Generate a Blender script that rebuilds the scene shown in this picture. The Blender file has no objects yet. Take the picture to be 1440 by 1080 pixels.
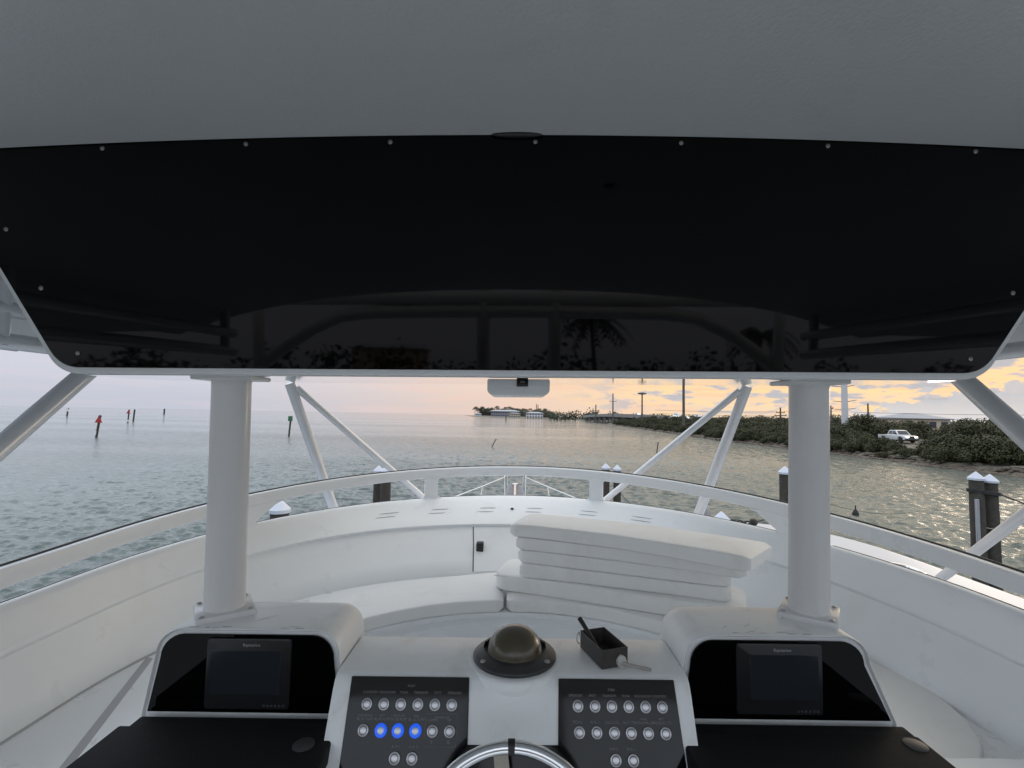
import bpy, bmesh, math, random
import numpy as np
from mathutils import Matrix, Vector, noise

random.seed(11)
RNG = np.random.default_rng(5)
SC = bpy.context.scene
COL = SC.collection
PI = math.pi
EYE = 4.8            # eye height above the water (water is z = 0)
HEEL = 0.0115        # the boat leans a little to port

# ------------------------------------------------------------------ camera
PITCH = math.atan(43.5 / 680.0)
YAW = 7 / 680.0
ROLL = 0.019


def cam_dir(u, v):
    u, v = u - ROLL * v, v + ROLL * u
    Y = math.cos(PITCH) - v * math.sin(PITCH)
    Z = v * math.cos(PITCH) + math.sin(PITCH)
    c, s = math.cos(YAW), math.sin(YAW)
    return Vector((u * c - Y * s, u * s + Y * c, Z))


cam_data = bpy.data.cameras.new('camera')
cam_data.sensor_width = 36.0
cam_data.lens = 36.0 * 680 / 1440
cam_data.clip_start = 0.02
cam_data.clip_end = 9000
cam = bpy.data.objects.new('camera', cam_data)
COL.objects.link(cam)
fwd = cam_dir(0, 0).normalized()
right = (cam_dir(1, 0) - cam_dir(0, 0)).normalized()
upv = right.cross(fwd).normalized()
mw = Matrix((right, upv, -fwd)).transposed().to_4x4()
mw.translation = (0, 0, EYE)
cam.matrix_world = mw
SC.camera = cam

# ------------------------------------------------------------------ world: sky after sunset
SUN_AZ = math.radians(47)       # to the right of the bow
SUN_EL = math.radians(2.0)


class NT:
    """small helper round a node tree"""
    def __init__(self, tree):
        self.t = tree
        self.n = tree.nodes
        self.l = tree.links

    def node(self, kind, **kw):
        nd = self.n.new(kind)
        for k, v in kw.items():
            if k == 'inp':
                for i, x in v.items():
                    self.put(nd.inputs[i], x)
            else:
                setattr(nd, k, v)
        return nd

    def put(self, sock, x):
        if hasattr(x, 'is_output'):
            self.l.new(x, sock)
        else:
            if hasattr(sock.default_value, '__len__') and not hasattr(x, '__len__'):
                x = (x,) * len(sock.default_value)
            if hasattr(x, '__len__') and len(sock.default_value) == 4 and len(x) == 3:
                x = (*x, 1)
            sock.default_value = x

    def math(self, op, a, b=0.0, c=None, clamp=False):
        nd = self.node('ShaderNodeMath', operation=op, use_clamp=clamp)
        self.put(nd.inputs[0], a)
        self.put(nd.inputs[1], b)
        if c is not None:
            self.put(nd.inputs[2], c)
        return nd.outputs[0]

    def mix(self, f, a, b, kind='MIX'):
        nd = self.node('ShaderNodeMix', data_type='RGBA', blend_type=kind)
        self.put(nd.inputs['Factor'], f)
        self.put(nd.inputs[6], a)
        self.put(nd.inputs[7], b)
        return nd.outputs[2]

    def step(self, x, lo, hi):
        nd = self.node('ShaderNodeMapRange', interpolation_type='SMOOTHSTEP')
        self.put(nd.inputs[0], x)
        self.put(nd.inputs[1], lo)
        self.put(nd.inputs[2], hi)
        return nd.outputs[0]

    def noise(self, vec, scale, detail=4.0, rough=0.55, dist=0.0):
        nd = self.node('ShaderNodeTexNoise')
        if vec is not None:
            self.l.new(vec, nd.inputs['Vector'])
        self.put(nd.inputs['Scale'], scale)
        self.put(nd.inputs['Detail'], detail)
        self.put(nd.inputs['Roughness'], rough)
        self.put(nd.inputs['Distortion'], dist)
        return nd.outputs[0]

    def vec(self, x, y, z):
        nd = self.node('ShaderNodeCombineXYZ')
        for i, a in enumerate((x, y, z)):
            self.put(nd.inputs[i], a)
        return nd.outputs[0]


world = bpy.data.worlds.new('World')
SC.world = world
world.use_nodes = True
wt = NT(world.node_tree)
for nd in list(wt.n):
    wt.n.remove(nd)
tc = wt.node('ShaderNodeTexCoord')
sep = wt.node('ShaderNodeSeparateXYZ')
wt.l.new(tc.outputs['Generated'], sep.inputs[0])
X_, Y_, Z_ = sep.outputs
az = wt.math('ARCTAN2', X_, Y_)                      # radians, 0 ahead, + to starboard
el = wt.math('MULTIPLY', wt.math('ARCSINE', Z_), 57.2958)   # degrees
hor = wt.math('MAXIMUM', wt.math('ABSOLUTE', el), 0.0)
daz = wt.math('SUBTRACT', az, SUN_AZ)
cosd = wt.math('COSINE', daz)
warm = wt.step(cosd, 0.10, 0.985)                    # nearness to the sunset
hot = wt.step(cosd, 0.64, 0.99)
# colour along the horizon and its fade with height
low = wt.mix(warm, (0.32, 0.335, 0.385), (0.53, 0.375, 0.28))
low = wt.mix(hot, low, (0.52, 0.42, 0.30))
mid = wt.mix(warm, (0.365, 0.375, 0.425), (0.56, 0.40, 0.28))
mid = wt.mix(hot, mid, (0.57, 0.415, 0.24))
top = wt.mix(warm, (0.80, 0.885, 1.00), (0.82, 0.82, 0.84))  # upper sky, raised out of view to light the cockpit
top = wt.mix(hot, top, (1.12, 1.00, 0.80))  # warm glow added above the view to gild the water
sky = wt.mix(wt.step(hor, 0.3, 4.0), low, mid)
sky = wt.mix(wt.step(hor, wt.math('ADD', 5.5, wt.math('MULTIPLY', hot, 2.5)), wt.math('ADD', 15.0, wt.math('MULTIPLY', hot, 4.0))), sky, top)
nish = wt.node('ShaderNodeTexSky', sky_type='NISHITA')
nish.sun_disc = False
nish.sun_elevation = SUN_EL
nish.sun_rotation = SUN_AZ
nish.altitude = 0
nish.air_density = 1.5
nish.dust_density = 2.0
nl = wt.mix(1.0, nish.outputs[0], (0.08, 0.08, 0.08), 'MULTIPLY')
sky = wt.mix(0.06, sky, nl)
# soft orange / lilac streaks
sv = wt.vec(wt.math('MULTIPLY', az, 3.0), wt.math('MULTIPLY', el, 0.62), 3.1)
st = wt.noise(sv, 2.2, 6, 0.6, 0.5)
streak = wt.step(st, 0.46, 0.66)
sc_col = wt.mix(warm, (0.44, 0.35, 0.36), (0.54, 0.33, 0.22))
sky = wt.mix(wt.math('MULTIPLY', wt.math('MULTIPLY', streak, wt.math('ADD', 0.15, wt.math('MULTIPLY', warm, 0.40))), wt.step(hor, 26.0, 2.0)), sky, sc_col)
# bright gold gaps near the sunset
gv = wt.vec(wt.math('MULTIPLY', az, 4.2), wt.math('MULTIPLY', el, 0.75), 9.0)
gold = wt.step(wt.noise(gv, 2.0, 5, 0.55, 0.4), 0.47, 0.64)
sky = wt.mix(wt.math('MULTIPLY', wt.math('MULTIPLY', gold, hot), 0.55), sky, (0.62, 0.44, 0.20))
# small grey cumulus puffs, ahead and to starboard
pv = wt.vec(wt.math('MULTIPLY', az, 7.5), wt.math('MULTIPLY', el, 0.46), 1.7)
puff = wt.noise(pv, 2.3, 7, 0.56, 0.25)
pmask = wt.math('MULTIPLY', wt.math('MULTIPLY', wt.step(az, 0.02, 0.32), wt.step(az, 2.2, 1.6)), wt.step(hor, 0.25, 1.0))
puffs = wt.math('MULTIPLY', wt.step(puff, 0.490, 0.545), pmask)
puffs = wt.math('MULTIPLY', puffs, wt.step(hor, 40.0, 5.0))
pcol = wt.mix(wt.step(puff, 0.50, 0.60), (0.44, 0.355, 0.31), (0.27, 0.28, 0.31))
sky = wt.mix(wt.math('MULTIPLY', puffs, 0.9), sky, pcol)
# a low bank of cumulus to starboard with lumpy tops
bv = wt.vec(wt.math('MULTIPLY', az, 10.0), wt.math('MULTIPLY', el, 0.30), 5.0)
bank_n = wt.noise(bv, 2.6, 6, 0.58, 0.2)
top_h = wt.math('ADD', wt.math('MULTIPLY', wt.math('SUBTRACT', bank_n, 0.5), 6.5), wt.math('MULTIPLY', wt.step(az, 0.48, 0.78), 2.9))
bank = wt.step(wt.math('SUBTRACT', top_h, hor), 0.0, 0.22)
bank = wt.math('MULTIPLY', bank, wt.step(az, 0.42, 0.66))
bank = wt.math('MULTIPLY', bank, wt.step(az, 2.4, 1.9))
bcol = wt.mix(wt.step(hor, 0.0, 2.2), (0.40, 0.40, 0.42), (0.29, 0.30, 0.33))
bcol = wt.mix(wt.math('MULTIPLY', wt.noise(bv, 6.0, 5, 0.6), 0.6), bcol, (0.43, 0.40, 0.37))
sky = wt.mix(wt.math('MULTIPLY', bank, 0.92), sky, bcol)
# thick grey-lilac cloud overhead and astern
ov = wt.vec(X_, Y_, wt.math('MULTIPLY', Z_, 1.6))
over = wt.step(wt.noise(ov, 2.4, 6, 0.58, 0.3), 0.42, 0.66)
sky = wt.mix(wt.math('MULTIPLY', wt.math('MULTIPLY', over, 0.6), wt.step(hor, 5.0, 16.0)), sky, (0.58, 0.62, 0.69))
bg = wt.node('ShaderNodeBackground')
wt.l.new(sky, bg.inputs[0])
bg.inputs[1].default_value = 1.0
wo = wt.node('ShaderNodeOutputWorld')
wt.l.new(bg.outputs[0], wo.inputs[0])

# the sun itself is down behind the cloud bank: a wide, weak, warm glow from its side
sun_d = bpy.data.lights.new('sun', 'SUN')
sun_d.energy = 0.15
sun_d.angle = math.radians(14)
sun_d.color = (1.0, 0.84, 0.66)
sun = bpy.data.objects.new('sun', sun_d)
COL.objects.link(sun)
sd_ = Vector((math.sin(SUN_AZ) * math.cos(math.radians(4)), math.cos(SUN_AZ) * math.cos(math.radians(4)), math.sin(math.radians(4))))
sun.rotation_euler = sd_.to_track_quat('Z', 'Y').to_euler()
sun.location = (60, 60, 30)

SC.view_settings.view_transform = 'Standard'
SC.view_settings.look = 'None'
SC.view_settings.exposure = 0.90
SC.view_settings.gamma = 1.0
SC.view_settings.use_curve_mapping = False
SC.render.engine = 'CYCLES'
SC.cycles.max_bounces = 8
SC.cycles.diffuse_bounces = 4
SC.cycles.glossy_bounces = 4
SC.cycles.transparent_max_bounces = 4
SC.cycles.use_denoising = True
SC.cycles.sample_clamp_indirect = 6.0

# ------------------------------------------------------------------ materials
MATS = {}


def new_mat(name):
    m = bpy.data.materials.new(name)
    m.use_nodes = True
    t = NT(m.node_tree)
    b = t.n['Principled BSDF']
    MATS[name] = m
    return m, t, b


def basic(name, col, rough=0.5, metal=0.0, var=0.06, vscale=6.0, bump=0.0, bscale=60.0, coat=0.0, spec=0.5,
          dirt=None, dscale=5.0, damt=0.35, rvar=0.0):
    m, t, b = new_mat(name)
    tcn = t.node('ShaderNodeTexCoord')
    ob = tcn.outputs['Object']
    n1 = t.noise(ob, vscale, 5, 0.6)
    dark = tuple(c * (1 - var) for c in col)
    lite = tuple(min(1, c * (1 + var)) for c in col)
    c = t.mix(n1, dark, lite)
    if dirt:
        n2 = t.step(t.noise(ob, dscale, 7, 0.68, 0.6), 0.50, 0.74)
        c = t.mix(t.math('MULTIPLY', n2, damt), c, dirt)
    t.put(b.inputs['Base Color'], c)
    if rvar:
        n3 = t.noise(ob, dscale * 2, 4, 0.6)
        t.put(b.inputs['Roughness'], t.math('ADD', rough - rvar / 2, t.math('MULTIPLY', n3, rvar)))
    else:
        b.inputs['Roughness'].default_value = rough
    b.inputs['Metallic'].default_value = metal
    b.inputs['Coat Weight'].default_value = coat
    b.inputs['Coat Roughness'].default_value = 0.06
    b.inputs['Specular IOR Level'].default_value = spec
    if bump:
        bn = t.node('ShaderNodeBump')
        bn.inputs['Strength'].default_value = bump
        bn.inputs['Distance'].default_value = 0.002
        t.l.new(t.noise(ob, bscale, 3, 0.6), bn.inputs['Height'])
        t.l.new(bn.outputs[0], b.inputs['Normal'])
    return m


basic('gelcoat', (0.83, 0.855, 0.87), 0.30, var=0.03, vscale=1.3, bump=0.10, bscale=25, dirt=(0.68, 0.67, 0.63), dscale=2.6, damt=0.20, rvar=0.18)
basic('gelcoat_console', (0.81, 0.83, 0.83), 0.34, var=0.03, vscale=4, bump=0.12, bscale=160, dirt=(0.50, 0.48, 0.43), dscale=11, damt=0.30, rvar=0.2)
basic('ceiling_liner', (0.50, 0.51, 0.515), 0.30, var=0.05, vscale=1.5, bump=0.35, bscale=140, dirt=(0.42, 0.42, 0.42), dscale=3, damt=0.3, rvar=0.1)
basic('gelcoat_hardtop', (0.70, 0.72, 0.73), 0.22, var=0.025, vscale=1.5, bump=0.05, bscale=6, dirt=(0.58, 0.58, 0.55), dscale=3, damt=0.25, rvar=0.1)
basic('gelcoat_mirror', (0.72, 0.73, 0.73), 0.03, var=0.02, vscale=2, bump=0.02, bscale=1.2, coat=0.8)
basic('gelcoat_gloss', (0.74, 0.75, 0.75), 0.10, var=0.02, vscale=2, bump=0.06, bscale=2.2, coat=0.6)
basic('vinyl', (0.83, 0.835, 0.825), 0.46, var=0.03, vscale=5, bump=0.25, bscale=260, dirt=(0.66, 0.63, 0.57), dscale=3.2, damt=0.40)
basic('vinyl_piping', (0.62, 0.61, 0.58), 0.5, bump=0.1)
basic('shade_seam_grey', (0.40, 0.40, 0.42), 0.55, bump=0.2, bscale=200)  # grey for the painted shade of the ledge edge, the seams and slots
basic('black_gloss', (0.0012, 0.0012, 0.0014), 0.03, var=0.1, vscale=3, spec=0.20)
basic('black_panel', (0.004, 0.0042, 0.005), 0.07, var=0.2, vscale=30, spec=0.32, rvar=0.04)
basic('black_cover', (0.009, 0.010, 0.0115), 0.75, var=0.3, vscale=14, bump=0.7, bscale=420, spec=0.22)
basic('black_rubber', (0.012, 0.012, 0.013), 0.5, bump=0.1)
basic('gasket', (0.03, 0.03, 0.035), 0.5)
basic('dark_disc', (0.05, 0.052, 0.055), 0.45)
basic('screen', (0.020, 0.024, 0.030), 0.16, var=0.15, vscale=8)
basic('bezel', (0.016, 0.017, 0.019), 0.32, bump=0.05, bscale=300)
basic('print_grey', (0.20, 0.20, 0.20), 0.6)
basic('print_light', (0.42, 0.43, 0.44), 0.5)
basic('chrome', (0.74, 0.75, 0.77), 0.13, metal=1.0, var=0.04, vscale=20, rvar=0.08)
basic('brushed_steel', (0.50, 0.50, 0.52), 0.33, metal=1.0, var=0.08, vscale=120)
basic('dull_steel', (0.30, 0.30, 0.30), 0.45, metal=0.8)
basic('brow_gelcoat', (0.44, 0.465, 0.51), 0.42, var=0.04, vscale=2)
basic('button_ring_dark', (0.02, 0.02, 0.022), 0.4)
basic('alloy_pipe', (0.70, 0.72, 0.75), 0.32, metal=0.25, var=0.06, vscale=9, bump=0.05, bscale=30, rvar=0.15)
basic('painted_pipe', (0.72, 0.72, 0.72), 0.30, var=0.03, vscale=3, coat=0.2, dirt=(0.55, 0.54, 0.5), dscale=9, damt=0.2)
basic('compass_dome', (0.060, 0.050, 0.027), 0.30, var=0.25, vscale=16, coat=0.25, rvar=0.12, dirt=(0.03, 0.025, 0.012), dscale=12, damt=0.6)
basic('compass_base', (0.028, 0.029, 0.030), 0.42, var=0.3, vscale=22, bump=0.2, bscale=120, dirt=(0.09, 0.085, 0.075), dscale=16, damt=0.4)
basic('scratch', (0.30, 0.29, 0.27), 0.6)
basic('tray_plastic', (0.045, 0.040, 0.037), 0.42, var=0.25, vscale=25, bump=0.15, bscale=90, dirt=(0.09, 0.08, 0.07), dscale=25, damt=0.5)
basic('putty', (0.46, 0.46, 0.43), 0.35, var=0.15, vscale=60)
basic('old_cord', (0.36, 0.34, 0.31), 0.6, var=0.15, vscale=60, bump=0.4, bscale=300)
basic('brass_grey', (0.24, 0.22, 0.19), 0.35, metal=0.7)
basic('stones', (0.30, 0.26, 0.22), 0.6, var=0.3, vscale=40)
basic('piling_wood', (0.040, 0.036, 0.029), 0.85, var=0.6, vscale=7, bump=1.0, bscale=18, dirt=(0.10, 0.09, 0.075), dscale=3, damt=0.5)
basic('piling_cap', (0.48, 0.51, 0.58), 0.45, var=0.06, vscale=6, dirt=(0.55, 0.56, 0.58), dscale=8, damt=0.3)
basic('pale_board', (0.27, 0.27, 0.285), 0.7, var=0.15)
basic('rust_brown', (0.11, 0.05, 0.035), 0.8, var=0.3)
basic('rope_dark', (0.025, 0.025, 0.025), 0.9, var=0.3, vscale=30)
basic('rope_pale', (0.45, 0.44, 0.40), 0.9, var=0.2, vscale=30)
basic('red_board', (0.33, 0.022, 0.022), 0.6, var=0.15)
basic('green_board', (0.035, 0.12, 0.06), 0.6, var=0.15)
basic('white_board', (0.7, 0.66, 0.65), 0.6)
basic('guano_white', (0.6, 0.6, 0.57), 0.8, var=0.2)
basic('ground_sand', (0.135, 0.122, 0.095), 0.95, var=0.35, vscale=0.35, bump=0.6, bscale=2.0, dirt=(0.08, 0.08, 0.05), dscale=0.3, damt=0.8)
basic('rock', (0.085, 0.066, 0.050), 0.9, var=0.45, vscale=0.9, bump=0.8, bscale=6.0, dirt=(0.20, 0.17, 0.14), dscale=0.8, damt=0.6)
basic('concrete', (0.20, 0.19, 0.18), 0.85, var=0.12, vscale=0.4)
basic('concrete_pole', (0.50, 0.50, 0.51), 0.8, var=0.08, vscale=0.8)
basic('wood_pole', (0.09, 0.08, 0.07), 0.85, var=0.2)
basic('wire', (0.03, 0.03, 0.03), 0.6)
basic('bark', (0.07, 0.055, 0.04), 0.9, var=0.3, vscale=2)
basic('house_white', (0.52, 0.52, 0.55), 0.7, var=0.04)
basic('house_grey', (0.22, 0.22, 0.25), 0.8, var=0.08)
basic('house_tan', (0.42, 0.35, 0.28), 0.8, var=0.08)
basic('roof_blue', (0.19, 0.22, 0.27), 0.5, var=0.06, vscale=0.6)
basic('roof_grey', (0.34, 0.35, 0.38), 0.7, var=0.1)
basic('window_dark', (0.03, 0.035, 0.05), 0.15)
basic('car_white', (0.58, 0.59, 0.60), 0.22, var=0.01, coat=0.7)
basic('car_dark', (0.02, 0.02, 0.022), 0.4)
basic('car_glass', (0.02, 0.025, 0.03), 0.06)
basic('tyre', (0.018, 0.018, 0.018), 0.85)
basic('asphalt', (0.06, 0.06, 0.06), 0.9)


def emit_mat(name, col, strength, base=(0.02, 0.02, 0.02)):
    m, t, b = new_mat(name)
    t.put(b.inputs['Base Color'], base)
    t.put(b.inputs['Emission Color'], col)
    b.inputs['Emission Strength'].default_value = strength
    b.inputs['Roughness'].default_value = 0.4
    return m


MATS_LED = emit_mat('blue_led', (0.003, 0.085, 0.72), 0.9, (0.0, 0.01, 0.05))
MATS_LED.node_tree.nodes['Principled BSDF'].inputs['Specular IOR Level'].default_value = 0.15
MATS_LB = emit_mat('bezel_led_glow', (0.004, 0.07, 0.55), 0.55, (0.10, 0.12, 0.2))  # steel bezel, the ring's blue spill put in as weak emission
MATS_LB.node_tree.nodes['Principled BSDF'].inputs['Metallic'].default_value = 0.7
emit_mat('headlight_on', (1.0, 0.95, 0.85), 2.2, (0.8, 0.8, 0.8))


def leaf_mat(name, a, b_, c):
    m, t, b = new_mat(name)
    geo = t.node('ShaderNodeNewGeometry')
    r = geo.outputs['Random Per Island']
    col = t.mix(t.step(r, 0.0, 0.6), a, b_)
    col = t.mix(t.step(r, 0.7, 1.0), col, c)
    oi = t.node('ShaderNodeObjectInfo')
    col = t.mix(t.math('MULTIPLY', oi.outputs['Random'], 0.35), col, tuple(x * 0.55 for x in b_))
    t.put(b.inputs['Base Color'], col)
    b.inputs['Roughness'].default_value = 0.55
    b.inputs['Specular IOR Level'].default_value = 0.3
    return m


leaf_mat('mangrove_leaf', (0.022, 0.028, 0.010), (0.042, 0.047, 0.017), (0.078, 0.066, 0.028))
leaf_mat('palm_leaf', (0.022, 0.032, 0.014), (0.040, 0.052, 0.020), (0.06, 0.06, 0.03))
leaf_mat('far_leaf', (0.035, 0.042, 0.028), (0.050, 0.058, 0.036), (0.065, 0.068, 0.045))

# water
m, t, b = new_mat('sea_water')
tcn = t.node('ShaderNodeTexCoord')
ob = tcn.outputs['Object']
shal = t.noise(ob, 0.02, 4, 0.6)
t.put(b.inputs['Base Color'], t.mix(shal, (0.048, 0.070, 0.067), (0.075, 0.100, 0.095)))
b.inputs['Roughness'].default_value = 0.08
b.inputs['IOR'].default_value = 1.333
mp = t.node('ShaderNodeMapping', inp={'Scale': (0.55, 1.0, 1.0)})
mp.inputs['Rotation'].default_value = (0, 0, math.radians(-10))
t.l.new(ob, mp.inputs['Vector'])
w1 = t.noise(mp.outputs[0], 9.0, 4, 0.60, 0.4)
w2 = t.noise(mp.outputs[0], 3.8, 3, 0.5, 0.3)
# wide wind streaks: calmer and rougher lanes
mp2 = t.node('ShaderNodeMapping', inp={'Scale': (0.004, 0.02, 1.0)})
t.l.new(ob, mp2.inputs['Vector'])
calm = t.step(t.noise(mp2.outputs[0], 1.0, 3, 0.5), 0.40, 0.62)
hgt = t.math('ADD', w1, t.math('MULTIPLY', w2, 1.5))
bn = t.node('ShaderNodeBump')
t.put(bn.inputs['Strength'], t.math('ADD', 0.45, t.math('MULTIPLY', calm, 0.55)))
bn.inputs['Distance'].default_value = 0.105
t.l.new(hgt, bn.inputs['Height'])
t.l.new(bn.outputs[0], b.inputs['Normal'])

# ------------------------------------------------------------------ mesh building
ROOT = {}


def tag(o, label=None, cat=None, group=None, kind=None):
    if label:
        o['label'] = label
    if cat:
        o['category'] = cat
    if group:
        o['group'] = group
    if kind:
        o['kind'] = kind
    return o


def W(p, boat=True):
    """boat coordinates (origin at the eye) or sea coordinates -> world"""
    x, y, z = p
    if boat:
        z = z + HEEL * x
    return Vector((x, y, z + EYE))


def thing(name, label, cat, loc, group=None, boat=True):
    o = bpy.data.objects.new(name, None)
    o.empty_display_size = 0.1
    COL.objects.link(o)
    o.location = W(loc, boat)
    ROOT[o.name] = o.location.copy()
    return tag(o, label, cat, group)


def origin_of(o):
    while o.parent is not None:
        o = o.parent
    return o.location


class MB:
    def __init__(self):
        self.v = []
        self.f = []
        self.m = []

    def add(self, verts, faces, mat=0):
        k = len(self.v)
        self.v.extend([tuple(p) for p in verts])
        for f in faces:
            self.f.append(tuple(i + k for i in f))
            self.m.append(mat)
        return self

    def bm(self, b, mat=0, M=None):
        b.verts.ensure_lookup_table()
        b.verts.index_update()
        vs = [(M @ v.co if M is not None else v.co.copy()) for v in b.verts]
        self.add(vs, [[v.index for v in f.verts] for f in b.faces], mat)
        b.free()
        return self

    def box(self, lo, hi, bev=0.0, seg=2, mat=0, M=None):
        b = bmesh.new()
        bmesh.ops.create_cube(b, size=1.0)
        c = [(lo[i] + hi[i]) / 2 for i in range(3)]
        s = [abs(hi[i] - lo[i]) for i in range(3)]
        for v in b.verts:
            v.co = Vector((v.co.x * s[0] + c[0], v.co.y * s[1] + c[1], v.co.z * s[2] + c[2]))
        if bev > 0:
            bmesh.ops.bevel(b, geom=list(b.edges), offset=bev, segments=seg, profile=0.5, affect='EDGES')
        return self.bm(b, mat, M)

    def prism(self, pts, a, bvec, n, o, th, bev=0.0, seg=2, mat=0):
        """outline pts (u, v) in plane o + u*a + v*b, thickness th along n (from the plane)"""
        b = bmesh.new()
        a, bvec, n, o = Vector(a), Vector(bvec), Vector(n), Vector(o)
        vs = [b.verts.new(o + a * u + bvec * w) for u, w in pts]
        f = b.faces.new(vs)
        r = bmesh.ops.extrude_face_region(b, geom=[f])
        nv = [g for g in r['geom'] if isinstance(g, bmesh.types.BMVert)]
        for v in nv:
            v.co += n * th
        bmesh.ops.recalc_face_normals(b, faces=list(b.faces))
        if bev > 0:
            big = [e for e in b.edges if len(e.link_faces) == 2 and e.calc_face_angle() > 0.9]
            bmesh.ops.bevel(b, geom=big, offset=bev, segments=seg, profile=0.5, affect='EDGES')
        return self.bm(b, mat)

    def tube(self, path, r, n=12, mat=0, caps=True, closed=False):
        P = [Vector(p) for p in path]
        k = len(P)
        rs = r if hasattr(r, '__len__') else [r] * k
        rings = []
        ref = None
        for i, p in enumerate(P):
            if closed:
                d = (P[(i + 1) % k] - P[i - 1]).normalized()
            else:
                d = (P[min(i + 1, k - 1)] - P[max(i - 1, 0)]).normalized()
            if ref is None:
                ref = Vector((0, 0, 1)) if abs(d.z) < 0.9 else Vector((1, 0, 0))
            u = d.cross(ref)
            if u.length < 1e-6:
                u = d.orthogonal()
            u.normalize()
            w = u.cross(d).normalized()
            ref = w
            rings.append([p + (u * math.cos(2 * PI * j / n) + w * math.sin(2 * PI * j / n)) * rs[i] for j in range(n)])
        vs = [q for ring in rings for q in ring]
        fs = []
        for i in range(k if closed else k - 1):
            i2 = (i + 1) % k
            for j in range(n):
                fs.append((i * n + j, i * n + (j + 1) % n, i2 * n + (j + 1) % n, i2 * n + j))
        if caps and not closed:
            fs.append(tuple(range(n))[::-1])
            fs.append(tuple((k - 1) * n + j for j in range(n)))
        return self.add(vs, fs, mat)

    def lathe(self, prof, c, n=32, mat=0, M=None, cap=True):
        """prof: (radius, z) list, about +z at c"""
        vs, fs = [], []
        for r, z in prof:
            for j in range(n):
                p = Vector((r * math.cos(2 * PI * j / n), r * math.sin(2 * PI * j / n), z))
                vs.append((M @ p if M is not None else p) + Vector(c))
        for i in range(len(prof) - 1):
            for j in range(n):
                fs.append((i * n + j, i * n + (j + 1) % n, (i + 1) * n + (j + 1) % n, (i + 1) * n + j))
        if cap:
            fs.append(tuple(range(n))[::-1])
            fs.append(tuple((len(prof) - 1) * n + j for j in range(n)))
        return self.add(vs, fs, mat)

    def grid(self, rows, mat=0, flip=False, closed_u=False):
        n = len(rows[0])
        vs = [p for r in rows for p in r]
        fs = []
        for i in range(len(rows) - 1):
            for j in range(n if closed_u else n - 1):
                j2 = (j + 1) % n
                q = (i * n + j, i * n + j2, (i + 1) * n + j2, (i + 1) * n + j)
                fs.append(q[::-1] if flip else q)
        return self.add(vs, fs, mat)

    def build(self, name, mats, parent=None, boat=True, sharp=38, recalc=True, world=False):
        me = bpy.data.meshes.new(name)
        off = origin_of(parent) if parent is not None else Vector((0, 0, 0))
        vs = [(Vector(p) if world else W(p, boat)) - off for p in self.v]
        me.from_pydata(vs, [], self.f)
        if not isinstance(mats, (list, tuple)):
            mats = [mats]
        for mm in mats:
            me.materials.append(MATS[mm])
        if len(mats) > 1:
            me.polygons.foreach_set('material_index', self.m)
        if recalc:
            b = bmesh.new()
            b.from_mesh(me)
            bmesh.ops.recalc_face_normals(b, faces=list(b.faces))
            b.to_mesh(me)
            b.free()
        me.polygons.foreach_set('use_smooth', [True] * len(me.polygons))
        me.set_sharp_from_angle(angle=math.radians(sharp))
        me.update()
        o = bpy.data.objects.new(name, me)
        COL.objects.link(o)
        if parent is not None:
            o.parent = parent
        return o


def dup_tree(src, loc, rotz=0.0, label=None, scale=None):
    r = src.copy()
    COL.objects.link(r)
    r.location = loc
    r.rotation_euler = (0, 0, rotz)
    if scale is not None:
        r.scale = scale if hasattr(scale, '__len__') else (scale,) * 3
    if label:
        r['label'] = label
    for ch in list(src.children):
        c = ch.copy()
        COL.objects.link(c)
        c.parent = r
        for g in ch.children:
            d = g.copy()
            COL.objects.link(d)
            d.parent = c
    return r


def text_mesh(items, plane_o, ax, ay, an):
    """items: (string, u, v, size) laid flat on a plane -> MB"""
    mb = MB()
    for s, u, v, size in items:
        cu = bpy.data.curves.new('txt', 'FONT')
        cu.body = s
        cu.size = size
        cu.align_x = 'CENTER'
        cu.align_y = 'CENTER'
        cu.resolution_u = 2
        to = bpy.data.objects.new('txt', cu)
        COL.objects.link(to)
        dg = bpy.context.evaluated_depsgraph_get()
        me = bpy.data.meshes.new_from_object(to.evaluated_get(dg))
        vs = [plane_o + ax * (u + p.co.x) + ay * (v + p.co.y) + an * 0.0008 for p in me.vertices]
        mb.add(vs, [tuple(p.vertices) for p in me.polygons])
        bpy.data.objects.remove(to)
        bpy.data.curves.remove(cu)
        bpy.data.meshes.remove(me)
    return mb


def catenary(a, b, sag, n=14):
    a, b = Vector(a), Vector(b)
    return [a.lerp(b, i / n) - Vector((0, 0, sag * 4 * (i / n) * (1 - i / n))) for i in range(n + 1)]


def rrect(x0, x1, z0, z1, r, n=5, corners=(1, 1, 1, 1)):
    """rounded rectangle outline, corners order: x0z0, x1z0, x1z1, x0z1; r may be a tuple per corner"""
    rs = r if hasattr(r, '__len__') else [r * c for c in corners]
    pts = []
    for (cx, cz, sx, sz, a0), rr in zip(((x0, z0, 1, 1, PI), (x1, z0, -1, 1, 1.5 * PI), (x1, z1, -1, -1, 0), (x0, z1, 1, -1, 0.5 * PI)), rs):
        if rr <= 1e-6:
            pts.append((cx, cz))
            continue
        for i in range(n + 1):
            a = a0 + 0.5 * PI * i / n
            pts.append((cx + sx * rr + rr * math.cos(a), cz + sz * rr + rr * math.sin(a)))
    return pts


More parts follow.
